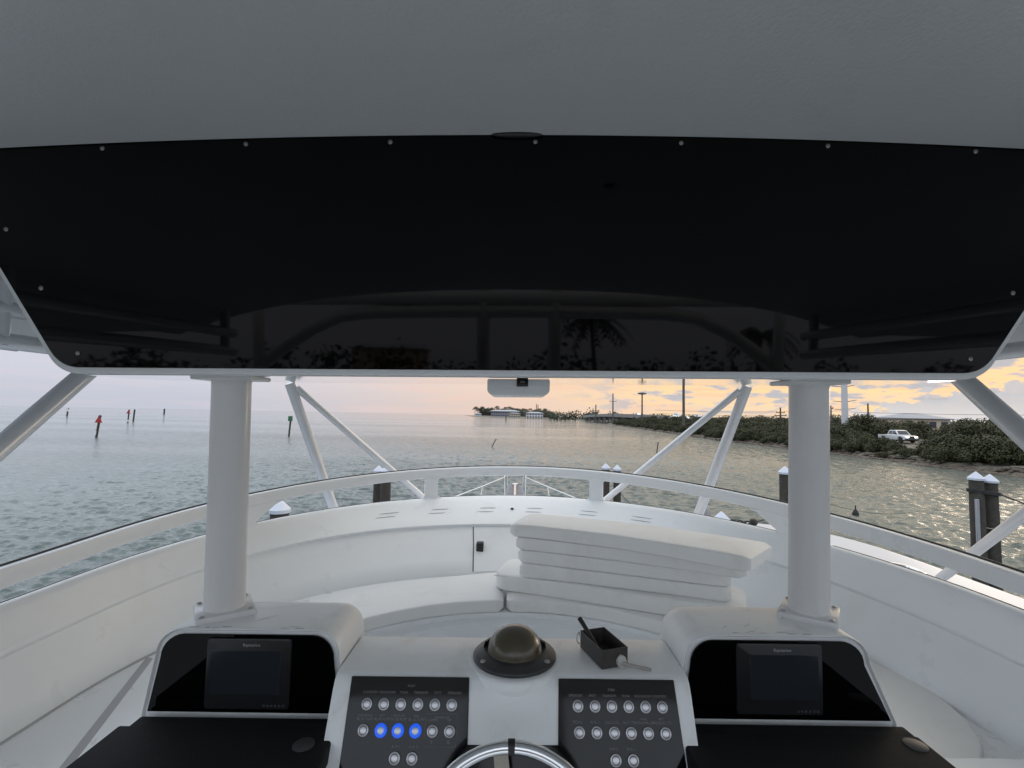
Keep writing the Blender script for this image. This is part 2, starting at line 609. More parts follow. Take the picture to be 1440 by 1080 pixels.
# ------------------------------------------------------------------ water
def make_water():
    mb_v, mb_f = [], []
    na = 600
    r = [5.0]
    while r[-1] < 190:
        r.append(r[-1] * 1.0048 + 0.01)
    while r[-1] < 6500:
        r.append(r[-1] * 1.06)
    nr = len(r)
    r = np.array(r)
    a0, a1 = -1.22, 1.22
    ang = np.linspace(a0, a1, na)
    R, A = np.meshgrid(r, ang, indexing='ij')
    X = R * np.sin(A)
    Y = R * np.cos(A)
    Z = np.zeros_like(X)
    g = np.random.default_rng(3)
    for i in range(46):
        lam = 0.20 * (1.068 ** i)
        if lam > 3.4:
            break
        th = math.radians(-100 + g.normal(0, 38))
        k = 2 * PI / lam
        amp = 0.0175 * lam ** 0.72 * (0.16 if lam > 1.6 else (0.45 if lam > 0.9 else 1.0))
        cell = np.maximum(R * 0.0048, R * (a1 - a0) / na)
        fade = np.clip((lam / (cell * 2.2)) - 0.5, 0, 1)
        ph = k * (X * math.cos(th) + Y * math.sin(th)) + g.uniform(0, 6.28)
        Z += amp * fade * (np.sin(ph) + 0.22 * np.cos(2 * ph))
    gust = 0.75 + 0.35 * np.sin(X * 0.043 + 1.0 + 0.6 * np.sin(Y * 0.021)) * np.sin(Y * 0.037 + 0.4)
    Z *= gust
    verts = np.stack([X, Y, Z], -1).reshape(-1, 3)
    idx = np.arange(nr * na).reshape(nr, na)
    q = np.stack([idx[:-1, :-1], idx[:-1, 1:], idx[1:, 1:], idx[1:, :-1]], -1).reshape(-1, 4)
    # the rest of the sea, close round the hull and astern: coarse sheet
    ring_a = np.linspace(a1, a0 + 2 * PI, 40)
    base = len(verts)
    rr = np.array([5.0, 20, 80, 300, 1200, 6500])
    RR, AA = np.meshgrid(rr, ring_a, indexing='ij')
    v2 = np.stack([RR * np.sin(AA), RR * np.cos(AA), np.zeros_like(RR)], -1).reshape(-1, 3)
    i2 = np.arange(len(v2)).reshape(len(rr), len(ring_a)) + base
    q2 = np.stack([i2[:-1, :-1], i2[:-1, 1:], i2[1:, 1:], i2[1:, :-1]], -1).reshape(-1, 4)
    v3 = np.array([[0, 0, 0.0]] + [[5 * math.sin(x), 5 * math.cos(x), 0] for x in np.linspace(-PI, PI, 60)])
    b3 = base + len(v2)
    q3 = [(b3, b3 + 1 + j, b3 + 2 + j) for j in range(59)]
    V = np.concatenate([verts, v2, v3])
    F = np.concatenate([q, q2])
    me = bpy.data.meshes.new('water')
    nv, nf = len(V), len(F)
    me.vertices.add(nv)
    me.vertices.foreach_set('co', V.astype(np.float32).ravel())
    loops = np.concatenate([F[:, ::-1].ravel(), np.array(q3)[:, ::-1].ravel()]).astype(np.int32)
    me.loops.add(len(loops))
    me.loops.foreach_set('vertex_index', loops)
    me.polygons.add(nf + len(q3))
    starts = np.concatenate([np.arange(nf) * 4, nf * 4 + np.arange(len(q3)) * 3]).astype(np.int32)
    me.polygons.foreach_set('loop_start', starts)
    me.update(calc_edges=True)
    me.validate()
    me.polygons.foreach_set('use_smooth', [True] * len(me.polygons))
    me.materials.append(MATS['sea_water'])
    o = bpy.data.objects.new('water', me)
    COL.objects.link(o)
    tag(o, 'rippled grey green sea with a golden sheen towards the sunset', None, None, 'structure')


make_water()

# ------------------------------------------------------------------ flybridge
fly = thing('flybridge', 'white moulded flybridge cockpit wrapping round the helm with built-in bench', 'flybridge', (0, 1.0, -1.6))
NS = 72


def squash(cos_t):
    """the starboard bow quarter is a little flatter in plan"""
    if cos_t <= 0:
        return 1.0
    cos_t = min(1.0, cos_t)
    sin_t = max(1e-4, math.sqrt(1 - cos_t * cos_t))
    return (1.9 + 2.35 * (1 - cos_t ** 1.9) ** 0.526 - 2.15) / (2.1 * sin_t)


def plan(a, b_, c, e, aft=-1.7, ns=NS, na=8):
    """horseshoe curve from starboard aft round the front to port aft"""
    pts = []
    for i in range(na):
        pts.append((a, aft + (c - aft) * i / na))
    for i in range(ns + 1):
        th = PI * i / ns
        cx, sx = math.cos(th), math.sin(th)
        pts.append((a * math.copysign(abs(cx) ** (2 / e), cx), c + b_ * max(1e-4, abs(sx)) ** (2 / e) * squash(cx)))
    for i in range(na - 1, -1, -1):
        pts.append((-a, aft + (c - aft) * i / na))
    return pts


LEVELS = [(-1.75, 1.98, 2.16, 2.15, 2.0), (-0.735, 1.925, 2.165, 2.15, 2.0), (-0.712, 1.91, 2.155, 2.15, 2.0), (-0.700, 1.885, 2.13, 2.15, 2.0),
          (-0.700, 1.862, 2.108, 2.15, 2.0), (-0.707, 1.848, 2.085, 2.148, 2.01), (-0.730, 1.835, 2.03, 2.13, 2.05), (-0.790, 1.808, 1.93, 2.07, 2.18),
          (-0.836, 1.785, 1.845, 2.005, 2.3), (-0.848, 1.777, 1.828, 2.0, 2.3), (-0.857, 1.779, 1.83, 2.0, 2.3), (-0.868, 1.790, 1.838, 1.995, 2.3),
          (-0.95, 1.772, 1.765, 1.965, 2.25), (-1.04, 1.742, 1.66, 1.925, 2.16), (-1.10, 1.72, 1.585, 1.9, 2.1), (-1.13, 1.716, 1.57, 1.9, 2.1), (-1.62, 1.70, 1.52, 1.9, 2.1)]
mb = MB()
mb.grid([[(x, y, z) for x, y in plan(a, b_, c, e)] for z, a, b_, c, e in LEVELS])
mb.build('coaming', 'gelcoat', fly, sharp=50)


def edge_pt(th, a=1.872, b_=2.118, c=2.15):
    return a * math.cos(th), c + b_ * math.sin(th) * squash(math.cos(th))


def rail_z(y):
    k = max(0.0, min(1.0, (y - 1.6) / 2.65))
    return -0.45 - 0.125 * (1 - k ** 1.3)


rail_plan = plan(1.872, 2.118, 2.15, 2.0)


def outward(i, pl):
    p, q = pl[max(i - 1, 0)], pl[min(i + 1, len(pl) - 1)]
    d = Vector((q[0] - p[0], q[1] - p[1]))
    n = Vector((d.y, -d.x)).normalized()
    return n


sec = rrect(-0.018, 0.022, -0.078, 0.0, 0.012, 4)
rows = []
for i, (x, y) in enumerate(rail_plan):
    n = outward(i, rail_plan)
    z = rail_z(y)
    rows.append([(x + n.x * u, y + n.y * u, z + w) for u, w in sec])
mb = MB()
mb.grid(rows, closed_u=True)
mb.build('windscreen_rail', 'gelcoat', fly, sharp=40)
mb = MB()
mb.tube([(x + outward(i, rail_plan).x * 0.018, y + outward(i, rail_plan).y * 0.018, rail_z(y) + 0.003) for i, (x, y) in enumerate(rail_plan)], 0.0045, 6)
mb.build('rail_gasket', 'gasket', fly)


def th_of(x):
    return math.acos(max(-1, min(1, x / 1.872)))


def post(xb0, xb1, xt0, xt1):
    mb = MB()
    rows = []
    for k in range(15):
        u = k / 14
        fil = 0.030 * (max(0, 1 - u / 0.16) ** 2 + max(0, 1 - (1 - u) / 0.16) ** 2)
        t0 = th_of(xb0) * (1 - u) + th_of(xt0) * u
        t1 = th_of(xb1) * (1 - u) + th_of(xt1) * u
        s = 1 if t1 > t0 else -1
        t0 -= s * fil / 2.0
        t1 += s * fil / 2.0
        loop = []
        y_mid = edge_pt((t0 + t1) / 2)[1]
        z = -0.702 * (1 - u) + (rail_z(y_mid) - 0.072) * u
        for j in range(5):
            th = t0 + (t1 - t0) * j / 4
            x, y = edge_pt(th, 1.858, 2.104)
            loop.append((x, y, z))
        for j in range(4, -1, -1):
            th = t0 + (t1 - t0) * j / 4
            x, y = edge_pt(th, 1.890, 2.136)
            loop.append((x, y, z))
        rows.append(loop)
    mb.grid(rows, closed_u=True)
    return mb.build('rail_post', 'gelcoat', fly, sharp=50)


post(-0.755, -0.655, -0.755, -0.655)
post(0.625, 0.725, 0.625, 0.725)
post(-1.765, -1.67, -1.69, -1.585)
post(1.735, 1.625, 1.66, 1.54)

mb = MB()
mb.tube([(x, y, -0.6990) for x, y in plan(1.874, 2.120, 2.15, 2.0)], 0.0022, 6)
mb.build('coaming_seal', 'gasket', fly)
# deck inside
mb = MB()
ring = plan(1.71, 1.53, 1.9, 2.1)
mb.add([(x, y, -1.6) for x, y in ring] + [(0, 0.2, -1.6)], [(i, i + 1, len(ring)) for i in range(len(ring) - 1)])
mb.build('cockpit_sole', 'gelcoat', fly)

# front bench base
def inner_front(x):
    return 1.63 + 1.19 * math.sqrt(max(0, 1 - (x / 1.2) ** 2))


def bench_curve(n=44, k=1.0, off=0.0):
    out = []
    for i in range(n + 1):
        th = PI * i / n
        out.append((1.2 * k * math.cos(th) * (1 + off), 1.63 + (1.19 + off) * math.sin(th)))
    return out


inn = [(1.2, 0.9)] + bench_curve() + [(-1.2, 0.9)]
inn_low = [(x * 0.975, 1.60 + (y - 1.63) * 0.975 if y > 1 else y) for x, y in inn]
mid_w = plan(1.73, 1.60, 1.9, 2.1, aft=0.9, ns=len(inn) - 1 - 2 * 1, na=1)
mb = MB()
top_out = []
for i in range(len(inn)):
    top_out.append(mid_w[i])
mb.grid([[(x, y, -1.6) for x, y in inn_low], [(x, y, -1.16) for x, y in inn_low], [(x, y, -1.145) for x, y in inn], [(x, y, -1.128) for x, y in inn],
         [(x * 1.006, y + 0.006, -1.12) for x, y in inn], [(x, y, -1.12) for x, y in top_out]])
mb.build('bench_base', 'gelcoat', fly, sharp=30)

# port side ledge edge (rounded strip, the edge's shade put into its grey) and the bright riser beside the console
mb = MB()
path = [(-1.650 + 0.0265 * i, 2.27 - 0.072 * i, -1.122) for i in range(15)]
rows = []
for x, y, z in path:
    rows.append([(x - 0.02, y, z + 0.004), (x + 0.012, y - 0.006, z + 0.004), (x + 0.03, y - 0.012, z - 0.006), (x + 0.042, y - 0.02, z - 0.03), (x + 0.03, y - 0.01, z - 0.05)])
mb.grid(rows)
mb.build('ledge_shade', 'shade_seam_grey', fly)
# seams where the walls meet the side seats, and the rounded pad to starboard
mb = MB()
mb.tube([(-1.716 * math.cos(a_), 1.9 + 1.57 * math.sin(a_) ** (2 / 2.1) - 0.0, -1.119) for a_ in [0.30 * i / 8 for i in range(9)]][::-1] + [(-1.716, y_, -1.119) for y_ in (1.8, 1.5, 1.2, 0.9)], 0.006, 6)
mb.build('seat_seam', 'shade_seam_grey', fly)
mb = MB()
mb.prism([(1.16, 2.36), (1.50, 2.48), (1.60, 2.36), (1.667, 2.24), (1.698, 2.09), (1.69, 1.96), (1.66, 1.84), (1.60, 1.73), (1.53, 1.655), (1.50, 1.57), (1.16, 1.57)], (1, 0, 0), (0, 1, 0), (0, 0, 1), (0, 0, -1.119), 0.022, 0.009, 3)
mb.build('side_pad', 'vinyl', fly, sharp=50)
# starboard step box
mb = MB()
mb.box((1.14, 0.6, -1.6), (1.74, 1.565, -1.03), 0.02, 3)
mb.build('step_box', 'gelcoat', fly)

# locker door in the forward wall (proud panel with a seam round it), its latch
def wall_pt(x, z, off=0.0):
    """point on the inner wall at height z (between crease and seat)"""
    k = (z + 0.868) / (-1.10 + 0.868)
    a = 1.790 + (1.72 - 1.790) * k
    bb = 1.838 + (1.585 - 1.838) * k
    c = 1.995 + (1.90 - 1.995) * k
    e = 2.3 + (2.1 - 2.3) * k
    # levels are not linear in k, so follow the table
    lv = [l for l in LEVELS if -1.105 <= l[0] <= -0.866]
    for p, q in zip(lv, lv[1:]):
        if q[0] <= z <= p[0]:
            t_ = (z - p[0]) / (q[0] - p[0])
            a, bb, c, e = [p[i] + (q[i] - p[i]) * t_ for i in range(1, 5)]
    y = c + bb * (1 - abs(x / a) ** e) ** (1 / e) * squash(math.copysign(abs(x / a) ** (e / 2), x))
    return (x, y - off, z)


x0, x1 = -0.318, 0.32
mb = MB()
outer_rows = []
for j in range(9):
    z = -0.872 - (1.098 - 0.872) * j / 8
    xl_ = x0 + 0.034 * j / 8
    outer_rows.append([wall_pt(xl_ + 0.004 + (x1 - xl_ - 0.008) * i / 14, z, 0.006) for i in range(15)])
mb.grid(outer_rows)
back_rows = [[(p[0], p[1] + 0.004, p[2]) for p in r] for r in outer_rows]
edge = outer_rows[0] + [r[-1] for r in outer_rows[1:]] + outer_rows[-1][::-1][1:] + [r[0] for r in outer_rows[::-1]][1:-1]
eb = [(p[0], p[1] + 0.010, p[2]) for p in edge]
mb.grid([edge, eb], closed_u=True)
door = mb.build('locker_door', 'gelcoat', fly, sharp=30, recalc=False)
mb = MB()
for (xa, za, xb, zb) in ((x0, -0.870, x0 + 0.034, -1.098),):
    mb.tube([wall_pt(xa + (xb - xa) * i / 8, za + (zb - za) * i / 8, 0.003) for i in range(9)], 0.0035, 6)
mb.build('door_seam', 'black_rubber', door)
px_, py_, pz_ = wall_pt(-0.252, -0.985, 0.008)
mb = MB()
mb.box((px_ - 0.026, py_ - 0.030, pz_ - 0.042), (px_ + 0.026, py_ + 0.03, pz_ + 0.042), 0.006, 2)
mb.box((px_ - 0.014, py_ - 0.036, pz_ - 0.016), (px_ + 0.014, py_ - 0.028, pz_ + 0.022), 0.003, 1)
mb.build('latch', 'black_rubber', door)


# pairs of narrow drain slots in the sloped band under the rail
def band_pt(x, z):
    lv = [l for l in LEVELS[6:9]]
    for p, q in zip(lv, lv[1:]):
        if q[0] <= z <= p[0]:
            t_ = (z - p[0]) / (q[0] - p[0])
            a, bb, c, e = [p[i] + (q[i] - p[i]) * t_ for i in range(1, 5)]
    return Vector((x, c + bb * (1 - abs(x / a) ** e) ** (1 / e) * squash(math.copysign(abs(x / a) ** (e / 2), x)), z))


for xc in (-0.98, -0.615, -0.23, 0.155, 0.585, 0.955):
    for zz, dx in ((-0.768, 0.010), (-0.788, -0.006)):
        mb = MB()
        mb.tube([band_pt(xc + dx - 0.066 + 0.132 * i / 6, zz) + Vector((0, -0.0005, 0.0005)) for i in range(7)], [0.0012, 0.0028, 0.0034, 0.0034, 0.0034, 0.0028, 0.0012], 6)
        mb.build('drain_slot', 'shade_seam_grey', fly)
mb = MB()
bp = band_pt(-0.021, -0.775)
mb.lathe([(0.013, 0), (0.013, 0.006), (0.008, 0.012), (0.002, 0.013)], bp, 12)
mb.build('snap_stud', 'black_rubber', fly)

# brow: the outer moulded flange beyond the coaming, starboard shows
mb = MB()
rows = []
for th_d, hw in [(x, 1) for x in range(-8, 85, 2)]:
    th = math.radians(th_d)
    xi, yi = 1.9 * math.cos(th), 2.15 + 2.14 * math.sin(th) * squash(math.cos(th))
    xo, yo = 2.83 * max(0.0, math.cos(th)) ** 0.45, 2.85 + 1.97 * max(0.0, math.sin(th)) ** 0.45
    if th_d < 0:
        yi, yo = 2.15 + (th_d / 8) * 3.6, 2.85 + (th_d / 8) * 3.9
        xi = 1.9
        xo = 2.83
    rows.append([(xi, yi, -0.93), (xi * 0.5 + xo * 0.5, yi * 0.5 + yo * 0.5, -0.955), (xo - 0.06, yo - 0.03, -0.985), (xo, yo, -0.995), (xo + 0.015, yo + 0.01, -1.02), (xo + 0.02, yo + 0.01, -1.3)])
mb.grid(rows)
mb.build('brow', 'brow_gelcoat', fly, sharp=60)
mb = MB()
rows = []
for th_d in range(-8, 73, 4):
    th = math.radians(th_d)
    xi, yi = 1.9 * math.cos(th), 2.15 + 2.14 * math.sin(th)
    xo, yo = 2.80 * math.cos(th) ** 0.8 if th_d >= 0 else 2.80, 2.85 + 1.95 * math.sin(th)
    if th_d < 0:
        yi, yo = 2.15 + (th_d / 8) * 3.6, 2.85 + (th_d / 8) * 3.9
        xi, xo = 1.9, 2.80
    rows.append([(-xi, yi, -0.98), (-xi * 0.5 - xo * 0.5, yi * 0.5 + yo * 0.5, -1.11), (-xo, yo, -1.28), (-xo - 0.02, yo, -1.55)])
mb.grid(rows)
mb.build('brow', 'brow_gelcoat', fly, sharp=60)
# raised moulding at the aft end of the starboard brow
mb = MB()
b = bmesh.new()
bmesh.ops.create_uvsphere(b, u_segments=28, v_segments=14, radius=1.0)
for v in b.verts:
    v.co = Vector((2.52 + v.co.x * 0.42, 1.95 + v.co.y * 0.62, -1.02 + v.co.z * 0.115))
mb.bm(b)
mb.build('brow_moulding', 'brow_gelcoat', fly)
# flush ring fitting in the starboard brow
mb = MB()
ringp = [(2.44 + 0.10 * math.cos(2 * PI * i / 24), 3.14 + 0.14 * math.sin(2 * PI * i / 24), -0.955) for i in range(24)]
mb.tube(ringp, 0.010, 8, closed=True)
mb.build('ring_fitting', 'chrome', fly)

# ------------------------------------------------------------------ hardtop
ht = thing('hardtop', 'grey white hardtop overhead with black glossy fascia on pillars and pipes', 'hardtop', (0, 1.2, 0.09))


def ceil_z(x):
    return 0.652 - 0.03 * x * x - 0.0055 * x ** 4


mb = MB()
ys = [-1.15, -0.9, -0.4, 0.1, 0.6, 1.05, 1.4, 1.9, 2.3]
rows = []
for y in ys:
    w = 2.42 if y > -0.6 else 2.3
    rows.append([(w * (i / 16 - 1), y, ceil_z(w * (i / 16 - 1))) for i in range(33)])
mb.grid(rows)
rows2 = [[(p[0], p[1], p[2] + 0.10) for p in r] for r in rows]
mb.grid(rows2)
rim = rows[0] + [r[-1] for r in rows[1:]] + rows[-1][::-1][1:] + [r[0] for r in rows[::-1]][1:-1]
mb.grid([rim, [(p[0], p[1], p[2] + 0.10) for p in rim]], closed_u=True)
mb.build('ceiling', 'ceiling_liner', ht, sharp=40)


def under_z(y):
    return 0.084 + 0.0583 * (y - 1.09)


# box under the ceiling that carries the fascia
half = [(-0.985, 1.090), (-1.40, 1.72), (-1.72, 2.40), (-1.74, 3.0), (-1.70, 3.42), (-1.50, 3.62), (-1.1, 3.76), (-0.55, 3.84), (0.0, 3.86)]
half_t = [(-1.36, 1.066), (-1.62, 1.75), (-1.90, 2.40), (-1.9, 3.0), (-1.85, 3.42), (-1.6, 3.66), (-1.15, 3.80), (-0.55, 3.88), (0.0, 3.90)]
outl = half + [(-x, y) for x, y in half[::-1][1:]]
outl_t = half_t + [(-x, y) for x, y in half_t[::-1][1:]]
mb = MB()
r0 = [(x, y, under_z(y)) for x, y in outl]
r1 = [(x, y + (0.02 if y > 1.2 else -0.004), under_z(y) + 0.02) for x, y in outl]
r2 = [(x, y, ceil_z(x) + 0.02 if y < 2.3 else 0.40) for x, y in outl_t]
mb.grid([r0, r1, r2], closed_u=True)
mb.add(r0, [tuple(range(len(r0)))])
mb.add(r2, [tuple(range(len(r2)))[::-1]])
mb.build('electronics_box', 'gelcoat_mirror', ht, sharp=30)

# fascia frame and panel: near-vertical, spans y=1.09 .. 1.066
FO = Vector((0, 1.088, 0.086))
FU = Vector((0, -0.0436, 0.999)).normalized()
FN = Vector((0, -1, -0.0436)).normalized()
FX = Vector((1, 0, 0))


def fascia_outline(inset, top_extra=0.0):
    n = 20
    side = lambda h: 1.026 + 0.634 * h - inset * 1.18
    h0, h1 = inset, 0.535
    tl = 0.045
    V = Vector((side(h0), h0))
    sl_dir = Vector((0.634, 1.0)).normalized()
    A, B = V - Vector((tl, 0)), V + sl_dir * tl
    arc_ = [A * (1 - t_) ** 2 + V * 2 * t_ * (1 - t_) + B * t_ * t_ for t_ in [i / 8 for i in range(9)]]
    pts = [(p.x, p.y) for p in arc_]
    x1 = side(h1)
    for i in range(n + 1):
        x = x1 * (1 - 2 * i / n)
        pts.append((x, h1 + top_extra + 0.55 * (ceil_z(x) - ceil_z(1.3))))
    pts += [(-p.x, p.y) for p in arc_[::-1]]
    return pts


mb = MB()
mb.prism(fascia_outline(0.0, -0.004), FX, FU, FN, FO, 0.020, 0.005, 2)
mb.build('fascia_frame', 'gelcoat_hardtop', ht, sharp=40)
mb = MB()
mb.prism(fascia_outline(0.0135, -0.006), FX, FU, FN, FO + FN * 0.0195, 0.006, 0.0015, 1)
fascia = mb.build('fascia_panel', 'black_gloss', ht, sharp=30)
smb = MB()
smb.lathe([(0.0050, 0), (0.0050, 0.0012), (0.0036, 0.0028), (0.0012, 0.0034)], (0, 0, 0), 12, M=FN.to_track_quat('Z', 'Y').to_matrix())
first = None
off = origin_of(fascia)
spots = [(-1.263 + 0.3235 * i, 0.503 + (ceil_z(-1.263 + 0.3235 * i) - ceil_z(1.0)) * 0.55) for i in range(9)]
spots += [(-1.150, 0.322), (-1.066, 0.190), (-0.978, 0.045), (1.165, 0.322), (1.082, 0.190), (0.990, 0.045)]
for u, v in spots:
    p = W(FO + FX * u + FU * v + FN * 0.0255) - off
    if first is None:
        o = smb.build('screw', 'dull_steel', None, world=True)
        o.parent = fascia
        first = o
    else:
        o = first.copy()
        COL.objects.link(o)
    o.location = p
# fillet between ceiling and fascia, with a dark gap bulge at its middle
mb = MB()
rows = []
for j in range(22):
    y = 0.40 + (1.0365 - 0.40) * j / 21
    w_ = (j / 21) ** 3
    r_ = []
    for i in range(61):
        x = 1.45 * (i / 30 - 1)
        zf = 0.621 - 0.033 * (x / 1.17) ** 2
        zc = ceil_z(x) - 0.003
        r_.append((x, y, zc * (1 - w_) + min(zf, zc) * w_))
    rows.append(r_)
mb.grid(rows)
mb.build('ceiling_fairing', 'ceiling_liner', ht, sharp=70)
mb = MB()
b = bmesh.new()
bmesh.ops.create_uvsphere(b, u_segments=20, v_segments=10, radius=1.0)
for v in b.verts:
    v.co = Vector((-0.010 + v.co.x * 0.058, 1.034 + v.co.y * 0.008, 0.6195 + v.co.z * 0.006))
mb.bm(b)
mb.build('sealant_bulge', 'black_rubber', ht)
# dark dome fitting overhead
mb = MB()
mb.lathe([(0.020, 0.0), (0.020, -0.004), (0.014, -0.009), (0.004, -0.011)], (0.262, 0.690, ceil_z(0.26)), 20)
mb.build('ceiling_stud', 'black_rubber', ht)

# two pillars from the console pods to the underside of the box
for sx, bx, by, tx, ty in ((-1, -0.697, 1.196, -0.716, 1.205), (1, 0.720, 1.216, 0.735, 1.222)):
    zt = under_z(1.2)
    mb = MB()
    n = 60
    path, rs = [], []
    for i in range(n + 1):
        u = i / n
        path.append((bx + (tx - bx) * u, by + (ty - by) * u, -0.478 + (zt + 0.478) * u))
        rs.append(0.0445 + 0.006 * max(0, 1 - u / 0.03) ** 2 + 0.006 * max(0, (u - 0.97) / 0.03) ** 2)
    mb.tube(path, rs, 28)
    pil = mb.build('pillar', 'painted_pipe', ht, sharp=40)
    mb = MB()
    mb.box((tx - 0.074, ty - 0.05, zt - 0.0095), (tx + 0.074, ty + 0.05, zt + 0.001), 0.003, 1)
    mb.build('top_flange', 'painted_pipe', pil)
    mb = MB()
    Mr = Matrix.Translation((bx, by, -0.472)) @ Matrix.Rotation(sx * -0.62, 4, 'Z')
    mb.box((-0.062, -0.062, -0.009), (0.062, 0.062, 0.006), 0.004, 2, M=Mr)
    mb.build('base_flange', 'painted_pipe', pil)
    for dx, dy in ((-0.05, -0.05), (0.05, -0.05), (0.05, 0.05), (-0.05, 0.05)):
        mb = MB()
        p = Mr @ Vector((dx, dy, 0.006))
        mb.lathe([(0.006, 0), (0.006, 0.002), (0.003, 0.004)], p, 8)
        mb.build('bolt', 'brushed_steel', pil)


def pipe(a, b_, r, mat='alloy_pipe', name='strut', extra=None):
    mb = MB()
    mb.tube([Vector(a).lerp(Vector(b_), i / 6) for i in range(7)], r, 20)
    return mb.build(name, mat, ht, sharp=50)


def extend(a, b_, k):
    a, b_ = Vector(a), Vector(b_)
    return b_ + (b_ - a).normalized() * k


# V struts ahead, side struts, tower leg, ladder rails under the port and starboard edge
TL, TR = Vector((-1.655, 3.5, 0.219)), Vector((1.662, 3.5, 0.222))
pipe(TL, extend(TL, (-1.405, 3.8, -0.742), 0.55), 0.036)
pipe(TL + Vector((0.04, 0.02, -0.03)), extend(TL + Vector((0.04, 0.02, -0.03)), (-0.80, 4.30, -0.733), 0.35), 0.025)
pipe(TR, extend(TR, (1.42, 3.8, -0.748), 0.55), 0.036)
pipe(TR + Vector((-0.04, 0.02, -0.03)), extend(TR + Vector((-0.04, 0.02, -0.03)), (0.80, 4.30, -0.73), 0.35), 0.025)
for s, top, low in ((-1, (-1.722, 1.9, 0.147), (-1.716, 1.6, -0.122)), (1, (1.735, 1.9, 0.156), (1.654, 1.6, -0.049))):
    up = extend(low, top, 0.55)
    dn = extend(top, low, 0.62)
    pipe(dn, up, 0.034)
pipe((2.235, 2.78, -1.0), (1.93, 1.15, 0.34), 0.022, name='tower_leg')
pipe((2.06, 1.90, -0.39), (2.03, 1.93, -0.96), 0.014, name='leg_brace')
for s in (-1, 1):
    pipe((s * 1.90, -1.1, 0.225), (s * 1.90, 2.42, 0.268), 0.031, name='side_rail')
    pipe((s * 1.90, -1.1, 0.345), (s * 1.90, 2.35, 0.385), 0.031, name='side_rail')
    for y in (-1.0, 0.35, 1.74):
        pipe((s * 1.90, y, 0.24), (s * 1.90, y, 0.50), 0.028, name='rail_link')
# after arch and uprights, seen mirrored in the fascia
mb = MB()
arch = []
for i in range(25):
    x = -2.7 + 5.4 * i / 24
    k = min(1.0, max(0.0, (abs(x) - 1.2) / 1.5))
    arch.append((x, -1.55, 0.56 - 0.75 * k * k * (3 - 2 * k) - 0.012 * x * x))
mb.tube(arch, 0.05, 12)
mb.build('after_arch', 'painted_pipe', ht)
for x in (-0.26, 0.28):
    pipe((x, -1.55, -1.6), (x, -1.55, 0.75), 0.05, 'painted_pipe', 'after_upright')
for x in (-1.95, 1.95):
    pipe((x, -1.55, -1.6), (x, -1.5, 0.55), 0.04, 'painted_pipe', 'after_upright')
pipe((-2.2, -1.55, 0.66), (2.2, -1.55, 0.66), 0.06, 'painted_pipe', 'after_beam')

# ------------------------------------------------------------------ helm console
con = thing('helm_console', 'white moulded helm console with two raised instrument pods', 'helm console', (0, 1.1, -1.6))
SL_Y, SL_Z = -0.4384, -0.8988           # down the sloping face
PO = Vector((0, 1.055, -0.55))
PDN = Vector((0, SL_Y, SL_Z)).normalized()
PN = Vector((0, SL_Z, -SL_Y)).normalized()
if PN.y > 0:
    PN = -PN
PX = Vector((1, 0, 0))
# main body: top slab and sloping face as one profile swept across
prof = [(1.262, -1.6), (1.262, -0.60), (1.256, -0.572), (1.243, -0.555), (1.225, -0.5495), (1.075, -0.550), (1.062, -0.5525), (1.054, -0.559)]
for L in (0.03, 0.10, 0.20, 0.33):
    q = PO + PDN * L
    prof.append((q.y, q.z))
prof += [(0.90, -0.95), (0.92, -1.6)]
mb = MB()
xs = [-0.372, -0.2, 0.0, 0.2, 0.372]
mb.grid([[(x, y, z) for y, z in prof] for x in xs])
for x in (xs[0], xs[-1]):
    mb.add([(x, y, z) for y, z in prof], [tuple(range(len(prof)))])
mb.build('console_body', 'gelcoat_console', con, sharp=30)
# rounded ledge that carries the compass, flowing into the face
mb = MB()
rows = []
cx, cy = 0.006, 1.138
for z, rr, sh in ((-0.5492, 0.0, 0), (-0.5492, 0.100, 0), (-0.5505, 0.1055, 0), (-0.556, 0.1085, 0), (-0.566, 0.1085, 0), (-0.574, 0.104, 0), (-0.586, 0.090, 0.006), (-0.62, 0.068, 0.004), (-0.67, 0.042, -0.004), (-0.72, 0.02, -0.02)):
    r_ = []
    for i in range(33):
        a = PI + PI * i / 32
        r_.append((cx + rr * math.cos(a) * 1.02, cy - sh + rr * math.sin(a), z))
    rows.append(r_)
mb.grid(rows)
mb.build('compass_ledge', 'gelcoat_console', con, sharp=60)


def pod(xl, xr, xlt, xrt, name):
    """hooded pod: outline in x-z at the front plane, swept back"""
    def ring(y, grow, drop, ro, zb=-1.6):
        x0, x1 = xl - grow, xr + grow
        zt = -0.478 - drop
        pts = []
        t0, t1 = xlt - grow, xrt + grow
        n = 7
        pts.append((x1, zb))
        pts.append((x1, -0.66))
        for i in range(n + 1):
            a = PI / 2 * i / n
            pts.append((t1 - ro + ro * math.cos(a), zt - ro + ro * math.sin(a)))
        for i in range(n + 1):
            a = PI / 2 + PI / 2 * i / n
            pts.append((t0 + ro + ro * math.cos(a), zt - ro + ro * math.sin(a)))
        pts.append((x0, -0.66))
        pts.append((x0, zb))
        return [(x, y, z) for x, z in pts]
    mb = MB()
    rows = [ring(1.104, -0.006, 0.006, 0.052), ring(1.098, -0.002, 0.002, 0.055), ring(1.101, 0.0, 0.0, 0.057), ring(1.11, 0.0, 0.0, 0.057),
            ring(1.235, 0.0, 0.0, 0.057), ring(1.262, -0.001, 0.003, 0.056), ring(1.284, -0.007, 0.012, 0.052), ring(1.296, -0.02, 0.03, 0.045)]
    mb.grid(rows)
    mb.add(rows[0], [tuple(range(len(rows[0])))])
    mb.add(rows[-1], [tuple(range(len(rows[0])))[::-1]])
    return mb.build(name, 'gelcoat_console', con, sharp=40)


